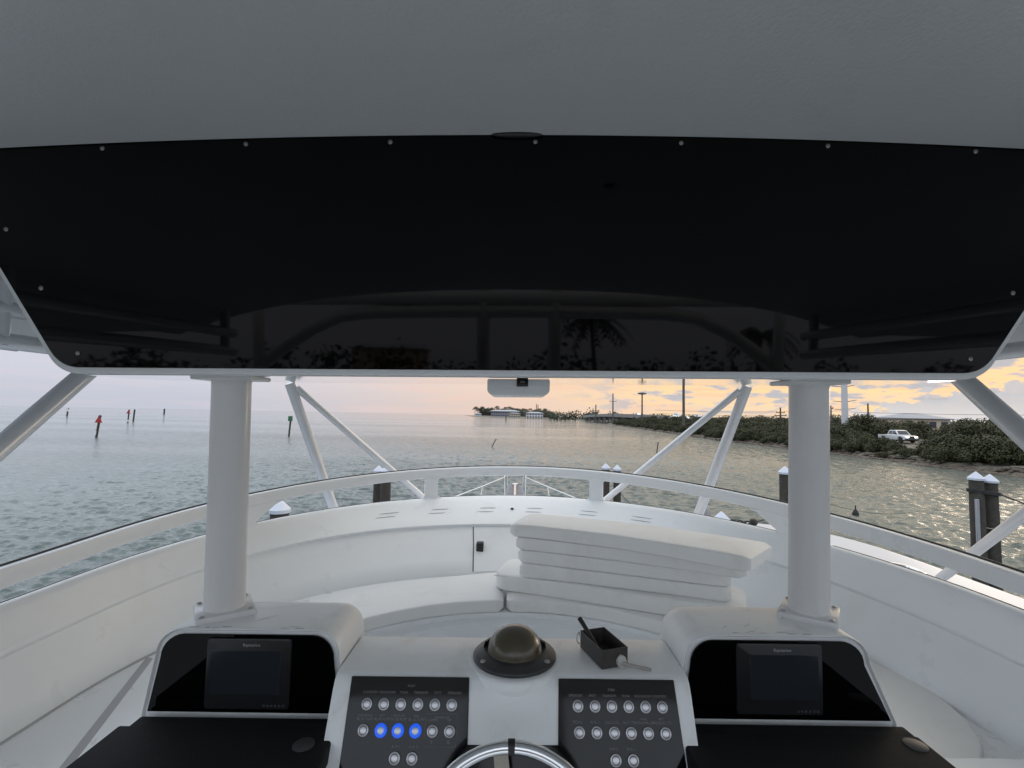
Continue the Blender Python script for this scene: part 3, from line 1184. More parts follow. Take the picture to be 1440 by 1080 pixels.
def pod_panel(xl, xr, xlt, xrt, podo):
    ins = 0.014
    pts = []
    n = 7
    ro = 0.050
    x1, x0, t1, t0, zt = xr - ins, xl + ins, xrt - ins, xlt + ins, -0.478 - ins + 0.003
    pts.append((x1, -0.6545))
    for i in range(n + 1):
        a = PI / 2 * i / n
        pts.append((t1 - ro + ro * math.cos(a), zt - ro + ro * math.sin(a)))
    for i in range(n + 1):
        a = PI / 2 + PI / 2 * i / n
        pts.append((t0 + ro + ro * math.cos(a), zt - ro + ro * math.sin(a)))
    pts.append((x0, -0.6545))
    mb = MB()
    mb.prism(pts, (1, 0, 0), (0, 0, 1), (0, -1, 0), (0, 1.1005, 0), 0.0045, 0.001, 1)
    return mb.build('instrument_panel', 'black_gloss', podo, sharp=30)


PODS = ((-0.812, -0.362, -0.790, -0.378), (0.360, 0.836, 0.376, 0.782))
podL = pod(*PODS[0], 'instrument_pod')
pod_panel(*PODS[0], podL)
podR = pod(*PODS[1], 'instrument_pod')
pod_panel(*PODS[1], podR)
# seam lip under each panel, black hinged covers on the shelf below
for (xl, xr, xlt, xrt), pp in zip(PODS, (podL, podR)):
    mb = MB()
    mb.box((xl + 0.01, 0.55, -1.6), (xr + 0.0, 1.098, -0.675), 0.01, 2)
    mb.build('shelf', 'gelcoat_console', pp)


def cover(x0, x1, disc_x, disc_y):
    mb = MB()
    mb.box((x0 + 0.012, 1.040, -0.690), (x1, 1.0835, -0.6555), 0.004, 2)
    mb.box((x0 - 0.006, 0.62, -0.690), (x1 + 0.001, 1.046, -0.6515), 0.006, 3)
    o = mb.build('pod_cover', 'black_cover', con, sharp=40)
    mb = MB()
    mb.lathe([(0.021, 0), (0.021, 0.0015), (0.018, 0.0028), (0.0, 0.003)], (disc_x, disc_y, -0.6518), 28, cap=False)
    mb.build('cover_disc', 'dark_disc', o)
    return o


cover(-0.812, -0.358, -0.407, 0.992)
cover(0.352, 0.836, 0.808, 1.016)

# switch panels on the sloping face
SWITCH_X = [[-0.2955, -0.2606, -0.2257, -0.1908, -0.1559, -0.1213], [-0.2955, -0.2606, -0.2262, -0.1910, -0.1566, -0.1222], [-0.2264, -0.1921]]
SWITCH_XR = [[0.1365, 0.1713, 0.2056, 0.2399, 0.2741, 0.3082], [0.1374, 0.1722, 0.2072, 0.2407, 0.2748, 0.3094], [0.2064, 0.2405]]
ROW_L = [0.0506, 0.0948, 0.1390]
ROW_R = [0.0495, 0.0935, 0.1373]


def button_mesh(name, lit):
    mb = MB()
    mb.lathe([(0.0112, 0), (0.0112, 0.0022), (0.0104, 0.0034), (0.0082, 0.0038), (0.0080, 0.0030)], (0, 0, 0), 28, 0, cap=False)
    mb.lathe([(0.0080, 0.0030), (0.0068, 0.0030)], (0, 0, 0), 28, 1, cap=False)
    mb.lathe([(0.0068, 0.0030), (0.0066, 0.0040), (0.0050, 0.0044), (0.0001, 0.0044)], (0, 0, 0), 28, 2, cap=False)
    mats = ['bezel_led_glow' if lit else 'brushed_steel', 'blue_led' if lit else 'button_ring_dark', 'brushed_steel']
    if lit:
        mb.lathe([(0.0122, 0.0001), (0.0122, 0.0012), (0.0113, 0.0014)], (0, 0, 0), 28, 3, cap=False)
        mats.append('blue_led')
    me = bpy.data.meshes.new(name)
    me.from_pydata([tuple(p) for p in mb.v], [], mb.f)
    for x in mats:
        me.materials.append(MATS[x])
    me.polygons.foreach_set('material_index', mb.m)
    me.polygons.foreach_set('use_smooth', [True] * len(me.polygons))
    me.set_sharp_from_angle(angle=math.radians(35))
    return me


BTN = button_mesh('switch_button', False)
BTN_LIT = button_mesh('switch_button_lit', True)
BROT = Matrix((PX, -PDN, PN)).transposed()


def switch_panel(x0, x1, xb0, xb1, rows, row_l, texts, lit, frame=None):
    mb = MB()
    mb.prism([(x0, 0.002), (x1, 0.002), (xb1, 0.30), (xb0, 0.30)], PX, PDN, PN, PO, 0.003, 0.001, 1)
    p = mb.build('switch_panel', 'black_panel', con, sharp=30)
    off = origin_of(p)
    k = 0
    for r, xs_ in enumerate(rows):
        for x in xs_:
            o = bpy.data.objects.new('switch_button', BTN_LIT if k in lit else BTN)
            COL.objects.link(o)
            o.parent = p
            o.matrix_local = Matrix.Translation(W(PO + PX * x + PDN * row_l[r] + PN * 0.003) - off) @ BROT.to_4x4()
            if k in lit:
                o['label'] = 'switch button with lit blue ring'
            k += 1
    items = [(s, x, -l, size) for s, x, l, size in texts]
    tm = text_mesh(items, PO + PN * 0.003, PX, -PDN, PN)
    if frame:
        fx0, fx1, f0, f1 = frame
        loop = [PO + PX * u + PDN * v + PN * 0.0036 for u, v in rrect(fx0, fx1, f0, f1, 0.005, 3)]
        tm.tube(loop, 0.00035, 4, closed=True)
    tm.build('lettering', 'print_grey', p, recalc=False)
    return p


SZ = 0.0062
tl = [('PORT', -0.208, 0.0185, SZ)]
for s, x in zip(('COURTESY', 'ENG ROOM', 'TUNA', 'TRANSOM', 'SPOT', 'SPREADER'), SWITCH_X[0]):
    tl.append((s, x + 0.004, 0.0300, SZ))
for (s1, s2), x in zip((('FORWARD', 'BILGE PUMP'), ('AFT', 'BILGE PUMP'), ('ENG RM', 'BILGE PUMP'), ('MID', 'BILGE PUMP')), SWITCH_X[1]):
    tl.append((s1, x, 0.0700, SZ))
    tl.append((s2, x, 0.0760, SZ))
tl += [('WINDLASS', -0.139, 0.0720, SZ), ('LOWER', -0.157, 0.0762, SZ), ('UP', -0.124, 0.0762, SZ), ('AUX 1', -0.2264, 0.1205, SZ), ('AUX 2', -0.1921, 0.1205, SZ)]
tl += [('0', -0.1575, 0.1125, 0.009), ('0', -0.1235, 0.1125, 0.009)]
switch_panel(-0.3360, -0.0886, -0.3300, -0.0790, SWITCH_X, ROW_L, tl, {7, 8, 9}, (-0.1725, -0.1075, 0.0655, 0.1200))
tr = [('STBD', 0.207, 0.0210, SZ)]
for s, x in zip(('SPREADER', 'SPOT', 'TRANSOM', 'TUNA', 'ENG ROOM', 'COURTESY'), SWITCH_XR[0]):
    tr.append((s, x - 0.004, 0.0315, SZ))
for s, x in zip(('HORN', 'AUX 1', 'DECK LTS', 'NAV LTS'), SWITCH_XR[1]):
    tr.append((s, x - 0.003, 0.0765, SZ))
for s, x in zip(('FWD', 'AFT'), SWITCH_XR[1][4:]):
    tr.append((s, x - 0.006, 0.0705, SZ))
    tr.append(('SPREADER LTS', x - 0.006, 0.0765, SZ))
tr += [('AUX 2', 0.2035, 0.1195, SZ), ('AUX 3', 0.2375, 0.1195, SZ)]
switch_panel(0.0985, 0.3390, 0.0885, 0.3480, SWITCH_XR, ROW_R, tr, set())
# dark steering well below the white centre plate
mb = MB()
mb.prism([(-0.0875, 0.1165), (0.0960, 0.1150), (0.0900, 0.30), (-0.080, 0.30)], PX, PDN, PN, PO, 0.0025, 0.0008, 1)
mb.build('steering_well', 'black_panel', con, sharp=30)
# paint chips along the pod brows
mb = MB()
rc = random.Random(4)
for (xl, xr, xlt, xrt) in PODS:
    for i in range(7):
        x = xlt + 0.06 + (xrt - xlt - 0.12) * rc.random()
        y = 1.104 + 0.012 * rc.random() ** 2
        L, w_ = 0.004 + 0.012 * rc.random(), 0.0007 + 0.0008 * rc.random()
        mb.add([(x - L, y - w_, -0.4774), (x + L, y - w_ * 0.4, -0.4774), (x + L * 0.8, y + w_, -0.4774), (x - L * 0.6, y + w_ * 1.3, -0.4774)], [(0, 1, 2, 3)])
    for i in range(3):
        x = xlt + 0.08 + (xrt - xlt - 0.16) * rc.random()
        y = 1.13 + 0.1 * rc.random()
        L = 0.006 + 0.012 * rc.random()
        mb.add([(x - L, y - L * 0.8, -0.4774), (x - L + 0.0015, y - L * 0.8, -0.4774), (x + L, y + L * 0.7, -0.4774), (x + L - 0.002, y + L * 0.7, -0.4774)], [(0, 1, 2, 3)])
chips = mb.build('paint_chips', 'scratch', con)
chips['kind'] = 'stuff'


# ------------------------------------------------------------------ chartplotters
def plotter(x0, x1, z0, z1, sx0, sx1, sz0, sz1, label):
    t_ = thing('chartplotter', label, 'chartplotter', ((x0 + x1) / 2, 1.094, z0), 'chartplotters')
    mb = MB()
    mb.prism(rrect(x0, x1, z0, z1, 0.007, 4), (1, 0, 0), (0, 0, 1), (0, -1, 0), (0, 1.0963, 0), 0.006, 0.002, 2)
    mb.build('bezel', 'bezel', t_, sharp=30)
    mb = MB()
    mb.box((sx0, 1.0893, sz0), (sx1, 1.0906, sz1), 0.0004, 1)
    mb.build('screen', 'screen', t_)
    tm = text_mesh([('Raymarine', (x0 + x1) / 2 + 0.006, z1 - 0.0125, 0.0090)], Vector((0, 1.0901, 0)), Vector((1, 0, 0)), Vector((0, 0, 1)), Vector((0, -1, 0)))
    tm.build('lettering', 'print_light', t_, recalc=False)
    mb = MB()
    for i in range(6):
        mb.lathe([(0.0028, 0), (0.0028, 0.0006)], (x1 - 0.012 - 0.0085 * i, 1.0899, z0 + 0.0085), 10, M=Matrix.Rotation(PI / 2, 3, 'X'))
    mb.build('key_row', 'dark_disc', t_)


plotter(-0.670, -0.484, -0.644, -0.4955, -0.661, -0.505, -0.612, -0.5205, 'dark marine chartplotter in the pod left of the wheel, behind lit switches')
plotter(0.488, 0.673, -0.641, -0.4930, 0.516, 0.664, -0.609, -0.5155, 'dark marine chartplotter in the pod right of the wheel, beside the tray')

# ------------------------------------------------------------------ compass
cmp_ = thing('compass', 'domed bronze ship compass on a dark round flange above the steering wheel', 'compass', (0.006, 1.138, -0.549))
cc = (0.006, 1.138, -0.549)
mb = MB()
mb.lathe([(0.0, 0.001), (0.0925, 0.001), (0.094, 0.003), (0.094, 0.007), (0.091, 0.010), (0.075, 0.0135), (0.064, 0.016), (0.0, 0.016)], cc, 56, cap=False)
mb.build('flange', 'compass_base', cmp_, sharp=50)
mb = MB()
prof = [(0.0625, 0.014)]
for i in range(15):
    a = PI / 2 * i / 14
    prof.append((0.0615 * math.cos(a) + 0.0001, 0.016 + 0.0515 * math.sin(a)))
mb.lathe(prof, cc, 48, cap=False)
mb.build('dome', 'compass_dome', cmp_, sharp=60)
mb = MB()
rows = []
for i in range(25):
    a = PI * (0.06 + 0.88 * i / 24)
    h = 0.004 + 0.010 * math.cos(a) ** 2
    rows.append([(cc[0] + r_ * math.cos(a), cc[1] + r_ * math.sin(a), cc[2] + z_) for r_, z_ in ((0.074, 0.012), (0.070, 0.014 + h), (0.0655, 0.014 + h), (0.0650, 0.012))])
mb.grid(rows)
mb.build('hood', 'compass_base', cmp_, sharp=40)
for a in (-2.55, -0.55, 0.9, 2.3):
    mb = MB()
    p = (cc[0] + 0.083 * math.cos(a), cc[1] + 0.083 * math.sin(a), cc[2] + 0.0105)
    mb.lathe([(0.0065, 0), (0.006, 0.0025), (0.003, 0.004), (0.0002, 0.0042)], p, 12, cap=False)
    mb.build('screw', 'scratch', cmp_)

# ------------------------------------------------------------------ steering wheel
whl = thing('steering_wheel', 'polished steel steering wheel with black band, cut off at the bottom edge', 'steering wheel', (0.002, 0.80, -0.70))
top = Vector((0.002, 0.87, -0.558))
dn = Vector((0, -0.47, -0.883)).normalized()
wn = Vector((0, -0.883, 0.47)).normalized()
RW = 0.160
wc = top + dn * (RW + 0.010)
mb = MB()
circ = [wc + (PX * math.cos(2 * PI * i / 72) - dn * math.sin(2 * PI * i / 72)) * RW for i in range(72)]
mb.tube(circ, 0.0108, 16, closed=True)
mb.build('rim', 'chrome', whl, sharp=60)
mb = MB()
mb.tube([wc + (PX * math.cos(a) - dn * math.sin(a)) * RW for a in [PI / 2 - 0.036 + 0.072 * i / 6 for i in range(7)]], 0.0122, 16)
mb.build('band', 'black_rubber', whl)
hub = wc - wn * 0.055
for a in (PI / 2 + 0.12, PI / 2 + 2.094 + 0.12, PI / 2 + 4.188 + 0.12):
    d_ = PX * math.cos(a) - dn * math.sin(a)
    s_ = (PX * -math.sin(a) - dn * math.cos(a))
    mb = MB()
    rows = []
    for i in range(9):
        u = i / 8
        p = hub.lerp(wc, u ** 1.6) + d_ * (0.02 + (RW - 0.022) * u)
        w_ = 0.015 - 0.003 * u
        rows.append([p - s_ * w_ - wn * 0.003, p + s_ * w_ - wn * 0.003, p + s_ * w_ + wn * 0.003, p - s_ * w_ + wn * 0.003])
    mb.grid(rows, closed_u=True)
    mb.build('spoke', 'brass_grey', whl)
mb = MB()
mb.lathe([(0.012, -0.12), (0.014, -0.03), (0.034, -0.012), (0.034, 0.006), (0.028, 0.016), (0.0, 0.018)], hub, 28, M=wn.to_track_quat('Z', 'Y').to_matrix(), cap=False)
mb.build('hub', 'chrome', whl)

# ------------------------------------------------------------------ parts tray on the console
tray = thing('parts_tray', 'small dark open tray on the console with odds and ends and grey cord', 'tray', (0.205, 1.15, -0.549))
tx = Vector((0.955, 0.297, 0))            # short side
ty = Vector((-0.320, 0.947, 0)).normalized()
tx = Vector((ty.y, -ty.x, 0))
to = Vector((0.195, 1.085, -0.5490))
TW, TD, TH, WT = 0.064, 0.106, 0.040, 0.0028
Mt = Matrix((tx, ty, Vector((0, 0, 1)))).transposed().to_4x4()
Mt.translation = to
mb = MB()
mb.box((0, 0, 0.0005), (TW, TD, 0.004), 0.0008, 1, M=Mt)
for lo, hi in (((0, 0, 0.003), (TW, WT, TH)), ((0, TD - WT, 0.003), (TW, TD, TH)), ((0, WT - 0.0005, 0.003), (WT, TD - WT + 0.0005, TH)), ((TW - WT, WT - 0.0005, 0.003), (TW, TD - WT + 0.0005, TH))):
    mb.box(lo, hi, 0.0008, 1, M=Mt)
mb.build('tray_shell', 'tray_plastic', tray, sharp=30)
pen = MB()
pen.tube([Mt @ Vector(p) for p in ((0.020, 0.035, 0.012), (0.014, 0.060, 0.028), (0.008, 0.095, 0.049), (0.004, 0.118, 0.062))], [0.0028, 0.0045, 0.0052, 0.0058], 12)
o = pen.build('probe_pen', 'black_rubber', None)
tag(o, 'black pen leaning out of the back of the small tray', 'pen')
mb = MB()
ch = []
for i in range(22):
    a = -1.2 + 4.4 * i / 21
    ch.append(Mt @ Vector((-0.004 - 0.006 * math.sin(a) * (a > 0), 0.104, 0.024 + 0.013 * math.cos(a))))
for i, p in enumerate(ch):
    b = bmesh.new()
    bmesh.ops.create_icosphere(b, subdivisions=1, radius=0.0017)
    mb.bm(b, 0, Matrix.Translation(p))
o = mb.build('bead_chain', 'chrome', None)
tag(o, 'short silver bead chain hooked over the corner of the small tray', 'chain')
rc = random.Random(8)
mats_b = ('stones', 'black_rubber', 'stones', 'brushed_steel', 'black_rubber')
for i, (u, v, rr) in enumerate(((0.034, 0.022, 0.008), (0.046, 0.030, 0.006), (0.026, 0.040, 0.007), (0.050, 0.018, 0.0055), (0.036, 0.052, 0.006))):
    b = bmesh.new()
    bmesh.ops.create_icosphere(b, subdivisions=2, radius=rr)
    for vv in b.verts:
        vv.co *= 1 + 0.25 * noise.noise(vv.co * 160 + Vector((i, 0, 0)))
        vv.co.z *= 0.75
    mb = MB()
    mb.bm(b, 0, Matrix.Translation(Mt @ Vector((u, v, 0.004 + rr * 0.75 + (0.006 if i in (0, 3) else 0)))))
    o = mb.build('loose_fitting', mats_b[i], None)
    tag(o, ('pale lump at the front inside the small tray', 'black knob inside the small tray beside the pale lump', 'small tan lump under the pen in the tray',
            'bright metal fitting in the front corner of the tray', 'black fitting in the middle of the small tray')[i], 'fitting', 'odds and ends in the tray')
# cord end with a blob of putty at the front of the tray
mb = MB()
b = bmesh.new()
bmesh.ops.create_icosphere(b, subdivisions=3, radius=0.012)
for vv in b.verts:
    vv.co *= 1 + 0.2 * noise.noise(vv.co * 90)
    vv.co.z = vv.co.z * 1.25
    vv.co.y *= 0.55
mb.bm(b, 0, Matrix.Translation(Mt @ Vector((0.046, -0.004, 0.0125))))
blob = MB()
cord = thing('frayed_cord', 'short frayed grey cord stuck to the tray front with putty', 'cord', Mt @ Vector((0.046, -0.006, 0)))
mb.build('putty_blob', 'putty', cord, sharp=60)
mb = MB()
mb.tube([Mt @ Vector((0.044, -0.010, 0.012)), (0.262, 1.086, -0.5405), (0.278, 1.086, -0.5435), (0.292, 1.082, -0.5445), (0.300, 1.079, -0.5450)], [0.004, 0.0036, 0.0036, 0.0040, 0.0030], 10)
mb.build('cord_end', 'old_cord', cord)

# ------------------------------------------------------------------ gauge box under the hardtop
gb = thing('gauge_box', 'white rounded box with little black display hung under the hardtop', 'gauge box', (0.004, 1.22, 0.09))
mb = MB()
pts = rrect(-0.074, 0.082, 0.049, under_z(1.2) - 0.001, (0.016, 0.016, 0.0, 0.0), 6)
mb.prism(pts, (1, 0, 0), (0, 0, 1), (0, 1, 0), (0, 1.20, 0), 0.15, 0.004, 2)
mb.build('housing', 'gelcoat_hardtop', gb, sharp=40)
mb = MB()
mb.box((-0.0005, 1.1945, 0.0705), (0.0275, 1.2005, 0.0915), 0.001, 1)
disp = mb.build('display', 'black_panel', gb)
tm = text_mesh([('888', 0.0135, 0.0812, 0.0075)], Vector((0, 1.194, 0)), Vector((1, 0, 0)), Vector((0, 0, 1)), Vector((0, -1, 0)))
tm.build('digits', 'print_grey', disp, recalc=False)


# ------------------------------------------------------------------ cushions
def quad_pts(p0, p1, p2, n):
    """curve through three points"""
    out = []
    for i in range(n + 1):
        t_ = i / n
        a = [(2 * t_ - 1) * (t_ - 1), 4 * t_ * (1 - t_), t_ * (2 * t_ - 1)]
        out.append(Vector((a[0] * p0[0] + a[1] * p1[0] + a[2] * p2[0], a[0] * p0[1] + a[1] * p1[1] + a[2] * p2[1])))
    return out


def cushion(name, front, depth, z0, z1, label, n=40, r=0.011, end_r=0.022, group='white vinyl cushions', tilt=0.0, puff=0.0025, seed=0, taper=0.0, end_l=None):
    F = quad_pts(*front, n) if len(front) == 3 else [Vector(p) for p in front]
    n = len(F) - 1
    length = sum((F[i + 1] - F[i]).length for i in range(n))
    L = thing(name, label, 'cushion', ((F[n // 2].x), F[n // 2].y, z0), group)
    rows = []
    acc = 0
    pos = []
    for i in range(n + 1):
        if i:
            acc += (F[i] - F[i - 1]).length
        pos.append(acc)
    for i in range(n + 1):
        d = (F[min(i + 1, n)] - F[max(i - 1, 0)]).normalized()
        nrm = Vector((-d.y, d.x))
        if nrm.y < 0:
            nrm = -nrm
        e = min(pos[i], length - pos[i])
        er = end_r if (pos[i] > length / 2 or end_l is None) else end_l
        rs = 1.0
        if e < er:
            k = 1 - e / er
            cut = er * (1 - math.sqrt(max(0, 1 - k * k)))
        else:
            cut = 0.0
        dep = depth * (1 - taper * (1 - i / n))
        a0, a1 = cut, dep - cut
        vz = 0.012 * (1 - math.sqrt(max(0, 1 - (1 - min(1, e / 0.014)) ** 2)))
        rr = max(0.002, r - vz * 0.3)
        prof_ = rrect(a0, a1, z0 + vz, z1 - vz, rr, 4)
        # extra points along the flats so the top can swell
        loop = []
        for j, (u, z) in enumerate(prof_):
            loop.append((u, z))
            u2, z2 = prof_[(j + 1) % len(prof_)]
            if abs(u2 - u) > 0.1:
                for q in range(1, 8):
                    loop.append((u + (u2 - u) * q / 8, z + (z2 - z) * q / 8))
            elif abs(z2 - z) > 0.02:
                for q in range(1, 3):
                    loop.append((u + (u2 - u) * q / 3, z + (z2 - z) * q / 3))
        ring_ = []
        for u, z in loop:
            p = F[i] + nrm * u
            s = math.sin(PI * min(1, max(0, (u - a0) / max(1e-4, a1 - a0)))) * min(1, e / 0.08)
            top_ = (z - z0) / (z1 - z0)
            nz = noise.noise(Vector((p.x * 3.1 + seed * 7, p.y * 3.1, z * 5))) * 0.0022
            ring_.append((p.x, p.y, z + (puff * s if top_ > 0.6 else 0) + tilt * (u - depth / 2) + nz * (1 if top_ > 0.3 else 0)))
        rows.append(ring_)
    mb = MB()
    mb.grid(rows, closed_u=True)
    m = len(rows[0])
    mb.add(rows[0], [tuple(range(m))])
    mb.add(rows[-1], [tuple(range(m))[::-1]])
    mb.build('cover', 'vinyl', L, sharp=70)
    mb = MB()
    pth = []
    for i in range(1, n):
        d = (F[min(i + 1, n)] - F[max(i - 1, 0)]).normalized()
        nrm = Vector((-d.y, d.x))
        if nrm.y < 0:
            nrm = -nrm
        p = F[i] + nrm * 0.0045
        e = min(pos[i], length - pos[i])
        if e < end_r * 0.6:
            continue
        pth.append((p.x, p.y, z1 - 0.007 - tilt * depth / 2))
    mb.tube(pth, 0.0024, 6)
    mb.build('piping', 'vinyl_piping', L)
    return L


def arc(x0, x1, n=30, off=0.0):
    out = []
    for i in range(n + 1):
        x = x0 + (x1 - x0) * i / n
        out.append((x, 1.63 + (1.19 + off) * math.sqrt(max(0, 1 - (x / (1.2 + off)) ** 2))))
    return out


cushion('bench_cushion', arc(-1.13, -0.052, 40), 0.50, -1.119, -1.05, 'long white bench cushion left of the seam, below the locker door', end_r=0.035, taper=0.45, seed=1)
cushion('bench_cushion', arc(-0.036, 1.13, 40), 0.50, -1.119, -1.05, 'white bench cushion under the whole stack, right of the seam', end_r=0.035, taper=-0.0, seed=2)
cushion('stacked_cushion', ((-0.135, 2.985), (0.33, 2.815), (1.16, 2.47)), 0.36, -1.049, -0.958, 'bottom loose cushion of the stack, its rounded left end sticking out', end_l=0.11, seed=3)
cushion('stacked_cushion', ((0.030, 2.925), (0.606, 2.745), (1.115, 2.555)), 0.34, -0.957, -0.882, 'second loose cushion from the bottom of the stack', seed=4, tilt=0.0)
cushion('stacked_cushion', ((0.018, 2.96), (0.608, 2.745), (1.122, 2.56)), 0.34, -0.881, -0.808, 'middle loose cushion of the stack, just above the short one', seed=5)
cushion('stacked_cushion', ((0.006, 2.965), (0.607, 2.735), (1.150, 2.46)), 0.34, -0.807, -0.735, 'loose cushion directly beneath the longest top one of the stack', seed=6)
cushion('stacked_cushion', ((-0.032, 2.985), (0.600, 2.70), (1.105, 2.325)), 0.36, -0.734, -0.660, 'topmost and longest cushion of the white stack on the bench', seed=7)

# ------------------------------------------------------------------ bow far ahead: pulpit and rails
bow = thing('bow_pulpit', 'white bow pulpit and thin rails seen through the front opening', 'bow pulpit', (0, 15.2, -2.75))
mb = MB()
mb.prism([(-0.31, 11.5), (0.31, 11.5), (0.31, 15.4), (0.25, 17.6), (-0.25, 17.6), (-0.31, 15.4)], (1, 0, 0), (0, 1, 0), (0, 0, 1), (0, 0, -2.62), 0.10, 0.02, 2)
mb.build('platform', 'house_grey', bow, sharp=40)
for i in range(11):
    y = 14.6 + 0.27 * i
    mb = MB()
    w_ = 0.27 if y < 15.6 else 0.27 - (y - 15.6) * 0.03
    mb.box((-w_, y, -2.52), (w_, y + 0.10, -2.495), 0.006, 1)
    mb.build('deck_slat', 'pale_board', bow)
mb = MB()
mb.tube([(0.0, 14.8, -2.46), (0.0, 17.4, -2.46)], 0.05, 10)
mb.tube([(-0.11, 17.3, -2.46), (0.0, 17.45, -2.44), (0.11, 17.3, -2.46)], 0.03, 8)
mb.build('anchor', 'chrome', bow)
for s in (-1, 1):
    mb = MB()
    mb.tube([(s * 0.30, 17.6, -1.95), (s * 0.33, 15.2, -1.93), (s * 0.9, 13.6, -1.98), (s * 1.45, 12.4, -2.05), (s * 2.1, 10.8, -2.15), (s * 2.6, 8.5, -2.3)], 0.013, 8)
    mb.build('bow_rail', 'painted_pipe', bow)
    for (x, y, z, xb, yb, zb) in ((0.30, 17.5, -1.95, 0.27, 17.5, -2.55), (0.33, 15.2, -1.93, 0.31, 15.0, -2.6), (0.9, 13.6, -1.98, 1.02, 13.3, -2.7), (1.45, 12.4, -2.05, 1.6, 12.1, -2.75)):
        mb = MB()
        mb.tube([(s * x, y, z), (s * xb, yb, zb)], 0.011, 8)
        mb.build('stanchion', 'painted_pipe', bow)
# foredeck and hull below the flybridge
mb = MB()
hull = [(0.0, 17.2), (0.45, 15.6), (1.15, 13.6), (1.8, 11.4), (2.25, 9.0), (2.5, 6.0), (2.6, 2.0), (2.6, -6.0)]
topl = hull[::-1][:-1] + [(-x, y) for x, y in hull]
mb.grid([[(x * 0.85, y * 0.97 - 0.2, -4.9) for x, y in topl], [(x, y, -2.9 - 0.02 * (17 - y)) for x, y in topl], [(x * 0.97, y, -2.84 - 0.02 * (17 - y)) for x, y in topl]])
mb.add([(x * 0.97, y, -2.84 - 0.02 * (17 - y)) for x, y in topl], [tuple(range(len(topl)))])
hull_o = mb.build('hull', 'gelcoat_gloss', bow, sharp=40)


# ------------------------------------------------------------------ dock pilings with white caps
def piling(x, y, z_top, r, label, cap=True, lean=(0, 0), group='dock pilings with white caps', top_mat=None):
    t_ = thing('dock_piling', label, 'piling', (x, y, -EYE), group, boat=False)
    mb = MB()
    path, rs = [], []
    for i in range(9):
        u = i / 8
        path.append((x + lean[0] * (1 - u), y + lean[1] * (1 - u), -EYE - 1.0 + (z_top + EYE + 1.0) * u))
        rs.append(r * (1.06 - 0.08 * u) * (1 + 0.02 * math.sin(i * 2.3)))
    mb.tube(path, rs, 16)
    mb.build('timber', 'piling_wood', t_, boat=False)
    if cap:
        mb = MB()
        mb.lathe([(r * 1.14, z_top - 0.055), (r * 1.16, z_top), (r * 0.6, z_top + r * 0.58), (r * 0.10, z_top + r * 1.06), (0.001, z_top + r * 1.10)], (x, y, 0), 20, cap=False)
        mb.build('cap', 'piling_cap', t_, boat=False, sharp=40)
    elif top_mat:
        mb = MB()
        mb.tube([(x, y, z_top - 0.5), (x, y, z_top + 0.01)], r * 1.05, 14)
        mb.build('painted_top', top_mat, t_, boat=False)
    return t_


piling(-3.87, 8.05, -1.62, 0.148, 'lone capped piling close to the hull beyond the left rail')
piling(-3.95, 14.9, -1.78, 0.155, 'capped piling behind the left diagonal strut, nearer of its pair')
piling(-4.32, 15.4, -1.84, 0.150, 'capped piling tucked left behind its neighbour near the left strut')
piling(2.96, 16.0, -1.66, 0.125, 'capped piling left of two behind the right front rail post')
piling(3.35, 16.1, -1.71, 0.125, 'capped piling right of two behind the right front rail post')
piling(7.80, 14.2, -1.50, 0.155, 'capped piling half hidden by the right pillar, outer of two')
piling(8.18, 14.2, -1.60, 0.155, 'capped piling mostly hidden by the right pillar, inner of two')
piling(4.70, 11.2, -2.34, 0.22, 'low white piling cap showing over the right coaming beside a strut')
pR1 = piling(13.18, 14.1, -1.55, 0.17, 'tall capped piling with pale board at the right edge, left of two')
pR2 = piling(13.62, 14.15, -1.62, 0.17, 'tall capped piling wrapped by dark rope at the right edge, right of two')
piling(14.32, 13.6, -2.62, 0.16, 'short capless piling with rusty top at far right', cap=False, group='other pilings', top_mat='rust_brown')
mb = MB()
mb.box((12.97, 13.90, -3.55), (13.07, 13.96, -2.12), 0.01, 1)
mb.build('rub_board', 'pale_board', pR1, boat=False)
mb = MB()
for dz in (-0.03, 0.0, 0.035):
    mb.tube([(13.40 + 0.43 * math.cos(a), 14.12 + 0.205 * math.sin(a), -1.95 + dz - 0.05 * math.cos(a)) for a in [2 * PI * i / 28 for i in range(28)]], 0.022, 6, closed=True)
mb.tube(catenary((13.8, 14.1, -1.98), (17.5, 13.0, -2.75), 0.25), 0.022, 6)
o = mb.build('mooring_rope', 'rope_dark', None, boat=False)
tag(o, 'dark rope wound round the two tall right pilings and led off right', 'rope', 'mooring ropes')
for a, b_, sag, mat, lab in (((3.45, 16.0, -2.50), (1.86, 4.6, -0.95), 0.22, 'rope_dark', 'dark mooring rope sagging across the water from the pair of front pilings'),
                             ((7.72, 14.1, -2.26), (2.16, 4.9, -1.00), 0.22, 'rope_dark', 'dark rope slanting down left from the pilings by the right pillar'),
                             ((13.2, 14.0, -2.9), (13.9, 13.95, -3.0), 0.01, 'rope_pale', 'thin pale line tied across the two tall right pilings'),
                             ((8.3, 14.1, -2.15), (16.5, 20.5, -3.70), 0.25, 'rope_dark', 'thin dark line trailing over the water right of the pillar')):
    mb = MB()
    mb.tube(catenary(a, b_, sag), 0.012 if mat == 'rope_dark' and a[0] < 8 else 0.008, 6)
    o = mb.build('mooring_rope', mat, None, boat=False)
    tag(o, lab, 'rope', 'mooring ropes')
fl = thing('mooring_float', 'tiny dark float bobbing on the water right of the pillar', 'float', (17.6, 25.5, -EYE), None, boat=False)
mb = MB()
mb.lathe([(0.02, -0.15), (0.14, -0.05), (0.16, 0.06), (0.10, 0.18), (0.03, 0.30), (0.03, 0.48)], (17.6, 25.5, -EYE), 14)
